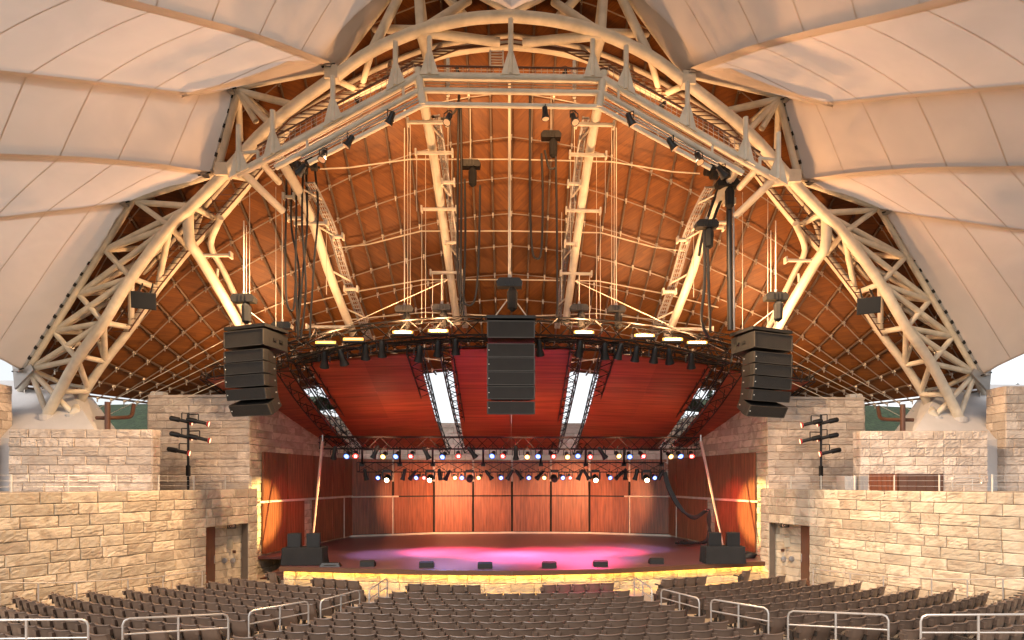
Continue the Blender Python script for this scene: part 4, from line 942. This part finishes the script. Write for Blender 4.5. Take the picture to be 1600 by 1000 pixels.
# house lights under the catwalk bridge, aimed at walls and seats
k = 0
HOUSE = [(700, 172, (-6, 13, 1), 3000), (897, 172, (6, 13, 1), 3000), (610, 172, (-12.5, 24, 2.5), 4900), (985, 174, (12.5, 24, 2.5), 4900), (545, 208, (-15, 20.5, 3), 4500), (1050, 212, (15, 20.5, 3), 4500), (470, 252, (-18, 24, 6.0), 5000), (1128, 256, (18, 24, 6.0), 5000), (505, 230, (-9, 14, 1), 3000), (1092, 234, (9, 14, 1), 3000)]
for i, (px, py, aim, pw) in enumerate(sorted(HOUSE)):
    can('house_light', 'black house light, %s from left on the catwalk bridge pipes' % ORD[i], 'house lights on the catwalk', P(px, py + 14, 22.7), aim, 'lens_house', 1.1, None, (pw, (1.0, .65, .35), 75, .9, .2))
c = P(852, 178, 22.8); can('house_light', 'pink house light just right of the centre under the catwalk bridge', 'house lights on the catwalk', c, (2.6, 20.0, .8), 'lens_house', 1.1, None, (26000, (1.0, .08, .32), 11, .9, .1))
for i, (px, py) in enumerate(((560, 160), (715, 112), (883, 112), (1036, 163))):  # fill lamps added to brighten the upper part of the timber shell
    c = P(px, py, 24.6); can('catwalk_fill_light', 'small added fill uplight on the catwalk bridge deck, %s from left' % ORD[i], 'added uplights on the catwalk deck', c, V((c.x * .9, 31.5 * S, 20)), 'lens_house', .8, None, (480, (1.0, .5, .2), 140, .8, .3))
# dark lamps under the front truss
for i, (px, py) in enumerate(((507, 566), (536, 562), (571, 553), (597, 549), (655, 556), (684, 548), (712, 545), (843, 547), (905, 548), (945, 552), (967, 552), (993, 556), (1022, 558), (1046, 560), (1080, 567))):
    c = P(px, py, 28.4); can('stage_lamp', 'unlit black lamp hanging under the front truss, %s from left' % ORD[i], 'lamps under the front truss', c, c + V((random.uniform(-.4, .4), .9, -1.6)), None, 1.5, c.z + .5, None, 1.3)
STC = V((0, 33.0 * S, ZS))
upper = [(522, 'd'), (543, 'b'), (556, 'r'), (585, 'd'), (600, 'a'), (620, 'b'), (643, 'r'), (668, 'd'), (693, 'b'), (716, 'r'), (740, 'd'), (770, 'b'), (787, 'r'), (806, 'd'), (824, 'a'), (842, 'b'), (863, 'r'), (886, 'a'), (903, 'b'), (922, 'r'), (943, 'd'), (965, 'a'), (983, 'b'), (1003, 'r'), (1046, 'a'), (1062, 'b'), (1080, 'r')]
NAMES = {'b': ('blue', 'lens_blue'), 'r': ('red', 'lens_red'), 'a': ('amber', 'lens_amber'), 'd': ('unlit black', None), 'm': ('bright warm moving', 'lens_white'), 'x': ('unlit moving', None)}
COL = {'b': (.35, .38, 1.0), 'r': (1.0, .10, .30), 'a': (1.0, .5, .2)}
for i, (px, kd) in enumerate(upper):
    c = P(px, 711 + random.uniform(-1, 1), 34.3); nm, lens = NAMES[kd]
    aim = V((c.x * .72, random.uniform(26.5, 32), ZS)); lit = None
    if kd in 'br':
        lit = (11500 if kd == 'r' else 3200, COL[kd], 58, 1.0, .1)
        if px in (556, 1080): aim = V((LWA.x * .95 * (1 if px < 800 else -1), 35 * S, 2.2)); lit = (500 if px < 800 else 1100, (1.0, .1, .06), 70, .9, .1)
    look = c + V((random.uniform(-.3, .3), -1.0, -.55)) if kd != 'd' else c + V((random.uniform(-1, 1), random.uniform(-.2, .6), -.9))
    t = can('stage_lamp', '%s stage lamp, %s from left on the upper lamp truss' % (nm, ORD[i]), 'lamps on the upper stage truss', c, look, lens, 1.25, c.z + .45, None, 1.0 if kd != 'd' else 1.7)
    if kd == 'a' or (kd == 'd' and i % 2): spot(t, c + V((0, -.2, .35)), V((c.x * 1.0, 36 * S, 9.0)), 85, (1, .42, .22), 165, 1.0, .4)  # added fill spots thrown up at the red reflectors, some from unlit lamps
    if lit: spot(t, c + V((0, -.25, -.1)), aim, *lit)
lower = [(572, 'd'), (592, 'b'), (605, 'm'), (630, 'd'), (643, 'd'), (652, 'b'), (662, 'r'), (672, 'm'), (688, 'd'), (698, 'd'), (710, 'a'), (721, 'b'), (734, 'x'), (749, 'a'), (766, 'd'), (782, 'b'), (795, 'd'), (813, 'd'), (826, 'b'), (841, 'd'), (851, 'a'), (866, 'x'), (878, 'b'), (890, 'r'), (905, 'd'), (918, 'd'), (930, 'm'), (952, 'b'), (965, 'd'), (977, 'd'), (993, 'd'), (1010, 'm'), (1022, 'b'), (1031, 'd')]
def mover(label, c, lens, look):
    c = V(c); t = thing('moving_light', label, 'lamp', tuple(c), 'lamps on the lower stage truss'); d = (V(look) - c).normalized()
    MB().box(c + V((0, 0, .42)), (.46, .3, .16)).build('base', 'black_metal', t)
    for k in (-1, 1): MB().box(c + V((k * .25, 0, .16)), (.07, .2, .44)).build('yoke_arm', 'black_metal', t)
    MB().tube([c - d * .28, c - d * .2, c + d * .12, c + d * .26, c + d * .26], [.1, .19, .2, .15, .12], 12).build('lamp_head', 'cabinet_paint', t, True)
    MB().tube([c + d * .262, c + d * .272], .12, 12).build('lens', lens or 'grille', t); return t
for i, (px, kd) in enumerate(lower):
    c = P(px, 745, 37.2); nm, lens = NAMES[kd]; lab = '%s stage lamp, %s from left on the lower lamp truss' % (nm, ORD[i])
    if kd in 'mx':
        t = mover(lab, c + V((0, 0, -.1)), lens, c + V((random.uniform(-.1, .1), -1, -.5)))
        if kd == 'm': spot(t, c + V((0, .1, -.5)), V((c.x * .9, 46 * S, ZS + 2.2)), 2300, (1, .40, .17), 52, .7, .08)
    else:
        look = c + V((random.uniform(-.3, .3), -1, -.4)) if kd != 'd' else c + V((random.uniform(-1, 1), random.uniform(-.3, .6), -.9))
        t = can('stage_lamp', lab, 'lamps on the lower stage truss', c, look, lens, 1.1, c.z + .45, None, 1.0 if kd != 'd' else 1.8)
        if kd == 'a': spot(t, c + V((0, .2, -.1)), V((c.x, 46.5 * S, ZS + 1.5)), 1300, (1, .36, .16), 50, .8, .08)
        if kd == 'b' and px in (652, 782, 826, 952): spot(t, c + V((0, -.25, -.1)), V((c.x * .8, 34 * S, ZS)), 1300, (.62, .5, 1.0), 34, .9, .1)
# lamp trees on the terraces
for sx, side in SIDES:
    px = 294 if sx == 1 else 303; y = 30.6
    b = P(px, 766, y, sx); t = thing('lamp_tree', 'black lamp tree with five small spotlights on the %s terrace' % side, 'lamp stand', tuple(b))
    rod('pole', b + V((0, 0, -.2)), P(px, 645, y, sx), .055, 'black_metal', t); MB().tube([b + V((0, 0, -.1)), b + V((0, 0, -.04))], .4, 12).build('base', 'black_metal', t)
    MB().box(lerp(b, P(px, 645, y, sx), .25), (.13, .16, .5)).build('junction_box', 'black_metal', t)
    for k, (dx, py, ln_) in enumerate(((-10, 657, 1), (16, 659, 1), (-10, 681, 1), (18, 685, 1), (-14, 705, 1))):
        c = P(px + dx, py, y - .2, sx); d = V((.86 * sx, .25, -.2)).normalized()
        rod('side_arm', V((b.x, b.y, c.z + .35)), V((c.x, c.y, c.z + .35)), .025, 'black_metal', t); rod('drop', V((c.x, c.y, c.z + .35)), c, .025, 'black_metal', t)
        MB().tube([c - d * .5, c - d * .44, c - d * .1, c - d * .08, c + d * .34, c + d * .36], [.07, .12, .12, .085, .085, .13], 10).build('spotlight', 'black_metal', t, True)
        MB().tube([c + d * .36, c + d * .44], [.13, .135], 10).build('hood', 'red_paint', t, True); MB().tube([c + d * .435, c + d * .445], .12, 10).build('lens', 'lens_tree', t)
    spot(t, P(px + 18, 672, y - .4, sx) + V((.6 * sx, 0, 0)), V((-sx * lerpline(LWA, LWB, 405).x, lerpline(LWA, LWB, 405).y, 3.1)), 85000, (1, .74, .28), 8.2, .6, .04)

# ------------------------------------------------------------------ things on and by the stage
for sx, side in SIDES:
    c = P(477 if sx == 1 else 1129, 884, 29.6); c.z = ZS
    tb = thing('draped_table', 'table under a black cloth at the %s front corner of the stage' % side, 'table', tuple(c))
    g = MB(); w, d, h = 1.75, .8, .78; rows = []
    for zz, fl_ in ((h, 0), (h - .03, .02), (h * .6, .03), (h * .25, .06), (.02, .09)):
        row = []
        for k in range(41):
            a = k / 40 * 4; s_, f = int(a) % 4, a - int(a)
            pts = [(-w / 2, -d / 2), (w / 2, -d / 2), (w / 2, d / 2), (-w / 2, d / 2)]; p0, p1 = pts[s_], pts[(s_ + 1) % 4]; x, yy = lerp(p0[0], p1[0], f), lerp(p0[1], p1[1], f)
            q = 1 + .5 * fl_ * (1.0 + .9 * math.sin(k * 2.4)) ; row.append(c + V((x * q, yy * (1 + 1.2 * fl_ * (1 + .9 * math.sin(k * 2.4))), zz)))
        rows.append(row)
    g.grid(rows[::-1]); g.poly([v for v in rows[0][:-1]]); g.build('tablecloth', 'black_cloth', tb, True)
    for k, dx in enumerate((-.42, .42)):
        sc = c + V((dx, 0, h + .003)); sp = thing('stage_speaker', 'small black speaker on the %s draped table, %s one' % (side, 'left' if dx < 0 else 'right'), 'speaker', tuple(sc), 'speakers on the draped tables')
        MB().hexa([sc + V((a * .29, b, 0)) for a, b in ((-1, -.22), (1, -.22), (.7, .25), (-.7, .25))] + [sc + V((a * .29, b, .62)) for a, b in ((-1, -.22), (1, -.22), (.7, .2), (-.7, .2))]).build('cabinet', 'cabinet_paint', sp)
        MB().box(sc + V((0, -.228, .31)), (.52, .012, .56)).build('grille', 'black_metal', sp)
for i, (px, py) in enumerate(((575, 887), (667, 889), (758, 890.5), (858, 890), (938, 888), (1025, 884.5))):
    c = P(px, py - 2, 4.3 * 900 / (py - 2 - 750) + .2); c.z = ZS + .003; t = thing('floor_monitor', 'low black wedge monitor on the stage edge, %s from left' % ORD[i], 'monitor', tuple(c), 'wedge monitors along the stage edge')
    g = MB(); g.prism([c + V((-.31, -.18, 0)), c + V((-.31, .2, 0)), c + V((-.31, .2, .12)), c + V((-.31, -.1, .27)), c + V((-.31, -.18, .22))], (.62, 0, 0)); g.build('cabinet', 'cabinet_paint', t)
    MB().box(c + V((0, .06, .215)), (.54, .26, .012), Matrix.Rotation(-.46, 3, 'X')).build('grille', 'grille', t)
for i, (px, py) in enumerate(((517, 884), (1115, 880))):
    c = P(px, py, 4.3 * 900 / (py - 750)); c.z = ZS + .003; t = thing('floor_lamp_box', 'flat black lamp box on the stage floor beside the %s draped table' % ('left', 'right')[i], 'lamp', tuple(c))
    MB().hexa([c + V((a * .45, b * .2, 0)) for a, b in ((-1, -1), (1, -1), (1, 1), (-1, 1))] + [c + V((a * .36, b * .12, .16)) for a, b in ((-1, -1), (1, -1), (1, 1), (-1, 1))]).build('body', 'black_metal', t); MB().box(c + V((0, -.17, .06)), (.5, .02, .05)).build('front', 'grille', t)
for sx, side, pts in ((1, 'left', ((504, 690, 34), (499, 740, 33.5), (493, 800, 32.9), (487, 858, 32.4))), (-1, 'right', ((1095, 690, 34), (1106, 741, 33.5), (1118.5, 800, 32.9), (1131, 858, 32.4)))):
    t = thing('guy_strap', 'pale red strap slanting from the truss down to the %s table' % side, 'strap', tuple(P(*pts[-1])))
    pl = [P(*q) for q in pts]; MB().tube(smooth_path(pl, 4), [.085 - .05 * i / 12 for i in range(13)], 6).build('strap', 'banner', t, True); rod('clip', pl[0], pl[0] + V((0, 0, .35)), .04, 'galvanised', t)
t = thing('stage_cable', 'thick black cable drooping from the lower truss to the right stage floor', 'cable', tuple(P(1075, 848, 38)))
for k in range(4): pipe('cable', smooth_path([P(1037 + k, 738, 37), P(1044 + k * 1.5, 765, 36.8), P(1062 + k * 2, 795 + k, 36.5), P(1085, 807 + k * 1.2, 36), P(1104 + k, 797, 35.6), P(1109 - k, 812, 35.4), P(1104 + k * 2, 843, 35.5), P(1085, 848.5, 36.2), P(1068 - k * 4, 845.5 + k, 37.5)], 6), .07, 'black_cable', t, 6)
t = thing('cable_coil', 'dark cable coil lying on the right end of the stage', 'cable', tuple(P(1165, 868, 32.2)))
for k in range(3): c = P(1165 + k * 3, 871, 31.5); c.z = ZS + .05 + .06 * k; pipe('loop', [c + V(((.42 - .05 * k) * math.cos(a * .5), .3 * math.sin(a * .5), 0)) for a in range(14)], .045, 'black_cable', t, 6)
for sx, side in SIDES:
    c = P(226, 470, 26.3, sx); t = thing('arch_speaker', 'black speaker box hung on the %s leg of the arch' % side, 'speaker', tuple(c)); M = Matrix.Rotation(.45 * sx, 3, 'Z') @ Matrix.Rotation(.25, 3, 'X')
    g = MB(); g.prism([c + M @ V(q) for q in ((-.42, -.3, -.32), (.42, -.3, -.32), (.3, .35, -.32), (-.3, .35, -.32))], M @ V((0, 0, .64))); g.build('cabinet', 'cabinet_paint', t)
    MB().box(c + M @ V((0, -.31, 0)), (.78, .02, .58), M).build('grille', 'black_metal', t)
    for dx in (-.2, .2): rod('bracket', c + M @ V((dx, 0, .3)), c + V((dx, .2, .75)), .03, 'black_metal', t)
# equipment on the right terrace
def bx(name, lab, cat, x0, x1, y0, y1, Y, d, m, parts=()):
    a, b = P(x0, y1, Y), P(x1, y0, Y); t = thing(name, lab, cat, ((a.x + b.x) / 2, Y * S, a.z))
    MB().box(((a.x + b.x) / 2, Y * S + d / 2, (a.z + b.z) / 2), (b.x - a.x, d, b.z - a.z)).build('body', m, t)
    for k in range(1, 5):
        x = lerp(a.x, b.x, k / 5); MB().box((x, Y * S - .012, (a.z + b.z) / 2), (.03, .02, (b.z - a.z) * .9)).build('slat', m, t)
    return t
bx('equipment_cabinet', 'silver cabinet standing on the right terrace by the lamp tree', 'cabinet', 1320, 1338, 744, 768, 26.6, .6, 'silver_box')
bx('equipment_cabinet', 'narrow grey cabinet left of the brown counter on the right terrace', 'cabinet', 1343, 1356, 744, 768, 26.5, .6, 'grey_steel')
bx('counter', 'dark brown slatted counter in the right terrace wall opening', 'counter', 1361, 1402, 741, 768, 27.4, .5, 'door_wood')
bx('counter', 'lighter brown counter panel right of the dark one on the terrace', 'counter', 1405, 1474, 741, 768, 27.35, .5, 'brown_steel')
t = thing('ramp_rail', 'looped pale rail in front of the right terrace wall', 'railing', tuple(P(1510, 765, 26.5)))
pipe('rail', smooth_path([P(1488, 765, 26.5), P(1488, 750, 26.5), P(1494, 747, 26.5), P(1530, 747, 26.5), P(1534, 752, 26.5), P(1528, 757, 26.5), P(1492, 757, 26.5)], 4), .03, 'rail_steel', t, 6); rod('post', P(1519, 747, 26.5), P(1519, 766, 26.5), .025, 'rail_steel', t)

# ------------------------------------------------------------------ aisle rails
RAILS = [((577, 921, 18.8), (605, 903, 20.3), 15, 42, 'front'), ((501, 938, 16.6), (562, 922, 17.9), 15, 27, 'second'), ((389, 955, 14.0), (482, 939, 15.3), 20, 40, 'third'), ((192, 967, 11.9), (357, 959, 13.2), 24, 48, 'fourth'), ((-60, 969, 11.0), (138, 968, 11.5), 29, 55, 'nearest')]
RSEG = []
for sx, side in SIDES:
    for (a, b, mid, ht, nm) in RAILS:
        A, B = P(a[0], a[1], a[2] / S, sx), P(b[0], b[1], b[2] / S, sx); RSEG.append((A.xy, B.xy))
        t = thing('aisle_rail', '%s pale steel handrail of the %s aisle' % ({'front': 'farthest', 'second': 'second farthest', 'third': 'middle', 'fourth': 'second nearest', 'nearest': 'nearest'}[nm], side), 'handrail', (A.x, A.y, floor_z((V((0, YC)) - A.xy).length)), 'aisle handrails')
        fz = lambda p: floor_z((V((0, YC)) - p.xy).length); d = (B - A); mdz = mid * a[2] / 900; e = d.normalized() * .1
        pipe('top_rail', [V((A.x, A.y, fz(A))), A - V((0, 0, .12)), A - V((0, 0, .04)) + e * .3, A + e * 1.1, B - e * 1.1, B - V((0, 0, .04)) - e * .3, B - V((0, 0, .12)), V((B.x, B.y, fz(B)))], .023, 'rail_steel', t, 8)
        rod('mid_rail', A - V((0, 0, mdz)), B - V((0, 0, mdz)), .018, 'rail_steel', t)
        if d.length > 1.2: q = lerp(A, B, .5); rod('post', q, (q.x, q.y, fz(q)), .025, 'rail_steel', t)

# ------------------------------------------------------------------ seats
def seat_parts():
    W = .515; prof = [(.36, -.10), (.44, -.125), (.452, -.138), (.56, -.165), (.572, -.178), (.70, -.205), (.80, -.225), (.845, -.24), (.862, -.268), (.875, -.262)]
    us = [-.5, -.46, -.3, -.1, .1, .3, .46, .5]; rows = []; fr = []
    for z, y in prof:
        rows.append([V((u * W * (1 if z > .5 else .93), y - .055 * (1 - (2 * u) ** 2) - (0 if abs(u) < .49 else -.03), z + (.014 * (2 * u) ** 2 if z > .84 else 0))) for u in us])
    fr = [[p + V((0, .035, 0)) for p in r] for r in rows]
    b = MB(); b.grid([r[::-1] for r in rows][::-1]); b.grid([r[::-1] for r in fr])
    for r1, r2 in ((rows[-1], fr[-1]),):
        for k in range(len(us) - 1): b.poly([r1[k], r1[k + 1], r2[k + 1], r2[k]])
    for k in (0, len(us) - 1):
        for j in range(len(prof) - 1): b.poly([rows[j][k], rows[j + 1][k], fr[j + 1][k], fr[j][k]])
    pan = MB(); ol = [V((.2 * math.cos(a) * 1.12, 0, .52 + .2 * math.sin(a))) for a in [k * 2 * math.pi / 12 for k in range(12)]]
    pan.prism([V((p.x, .0 - (p.z - .52) * .15, p.z)) for p in ol], (0, .07, 0))
    st = MB(); st.box((-.262, -.02, .31), (.045, .07, .62)); st.box((-.262, -.02, .015), (.07, .3, .03)); st.box((-.262, .06, .64), (.055, .36, .035)); st.box((-.262, -.16, .60), (.05, .12, .16))
    br = MB(); br.hexa([V((-.262 + a * .045, y, .66)) for a, y in ((-1, -.29), (1, -.29), (1, -.2), (-1, -.2))] + [V((-.262 + a * .062, y, .80)) for a, y in ((-1, -.31), (1, -.31), (1, -.22), (-1, -.22))])
    return [('seat_back', b, 'seat_plastic', True), ('seat_pan', pan, 'seat_dark', True), ('stand', st, 'seat_dark', False), ('bracket', br, 'seat_plastic', False)]
SP = seat_parts(); SM = [(n, g.mesh(n, m, smooth=sm), m) for n, g, m, sm in SP]
FRONT_OK = [(372, 435), (500, 568), (630, 754), (845, 968), (1030, 1093), (1157, 1222)]
cands = []
for ri, (r, fz_) in enumerate(zip(ROWR, ROWZ)):
    pitch = .535 / r; blocks = [('centre', R(-13.2), R(13.2)), ('left', R(-36.5 if ri < 9 else -40), R(-15.8)), ('right', R(15.8), R(36.5 if ri < 9 else 40))]
    for bn, a0, a1 in blocks:
        n = int((a1 - a0) / pitch); st_ = a1 - n * pitch if bn == 'left' else a0 if bn == 'right' else (a0 + a1 - n * pitch) / 2
        row = []
        for k in range(n):
            th = st_ + (k + .5) * pitch; p = V((r * math.sin(th), YC - r * math.cos(th), fz_)); px, py = proj(p + V((0, 0, .86)))
            if not (-25 < px < 1625 and py < 1003): continue
            if ri == 0 and not any(a <= px <= b for a, b in FRONT_OK): continue
            hit = False
            for A, B in RSEG:
                d = B - A; u = max(0, min(1, (p.xy - A).dot(d) / d.length_squared)); 
                if (A + d * u - p.xy).length < .42: hit = True
            if not hit: row.append((p, th))
        for i, (p, th) in enumerate(row): cands.append((p.y, ri, bn, i, p, th))
cands.sort(key=lambda c: c[0]); near = cands[:300]; far_ = cands[300:]
for _, ri, bn, i, p, th in near:
    t = bpy.data.objects.new('folding_seat', None); t.empty_display_size = .1; link(t); t.location = p; t.rotation_euler = (0, 0, th); t['kind'] = 'thing'
    tag(t, 'brown plastic folding seat, %s from left of the %s row, %s block' % (ORD[i], ORD[ri], bn), 'seat', 'folding seats in the rows')
    for n_, me, m in SM: o = bpy.data.objects.new(n_, me); link(o, t)
if far_:
    for pi, (n_, g0, m, sm) in enumerate(SP):
        pass
    G = MB(); D = MB()
    for _, ri, bn, i, p, th in far_:
        M = Matrix.Rotation(th, 3, 'Z')
        for n_, g0, m, sm in SP:
            T = G if m == 'seat_plastic' else D; b = len(T.v); T.v += [M @ v + p for v in g0.v]; T.f += [tuple(b + k for k in f) for f in g0.f]
    root = thing('far_seats', 'mass of brown folding seats in the front rows towards the stage', 'seats', (0, 19, 0)); root['kind'] = 'stuff'
    G.build('seat_backs', 'seat_plastic', root, True)['kind'] = 'stuff'; D.build('seat_stands', 'seat_dark', root)['kind'] = 'stuff'

# ------------------------------------------------------------------ trees beyond the bank
def conifer(label, x, y, z, h, seed):
    rng = random.Random(seed); t = thing('conifer_tree', label, 'tree', (x, y, z), 'conifers beyond the grass bank')
    MB().tube([V((x, y, z)), V((x, y, z + h * .6)), V((x, y, z + h))], [.18, .1, .02], 7).build('trunk', 'bark', t)
    g = MB()
    for k in range(420):
        u = rng.random() ** .8; rr = (1 - u) * h * .2 * rng.uniform(.35, 1.05); a = rng.uniform(0, 6.283); zz = z + h * (.08 + .92 * u); c = V((x + rr * math.cos(a), y + rr * math.sin(a), zz - rr * .35))
        d = V((math.cos(a), math.sin(a), -.45)).normalized(); s_ = d.cross(V((0, 0, 1))).normalized(); L = h * .045 * rng.uniform(.7, 1.4); w = L * .4
        g.poly([c - s_ * w, c + d * L * .5 + V((0, 0, rng.uniform(-.1, .05))), c + s_ * w, c - d * L * .4 + V((0, 0, .05))])
    g.build('crown', 'foliage', t)
for i, (x, y, h, lab) in enumerate(((-33, 60, 9, 'tall dark conifer beyond the left buttress, outermost'), (-24, 66, 8, 'dark conifer behind the bank left of the stage'), (23, 66, 8, 'dark conifer behind the bank right of the stage'), (43, 48, 8.5, 'dark conifer at the far right picture edge beyond the pillar'), (31, 64, 7, 'dark conifer between the right tower and buttress'))): conifer(lab, x, y, ZT + (4 if y > 50 else 0), h, 300 + i)
#tmp light
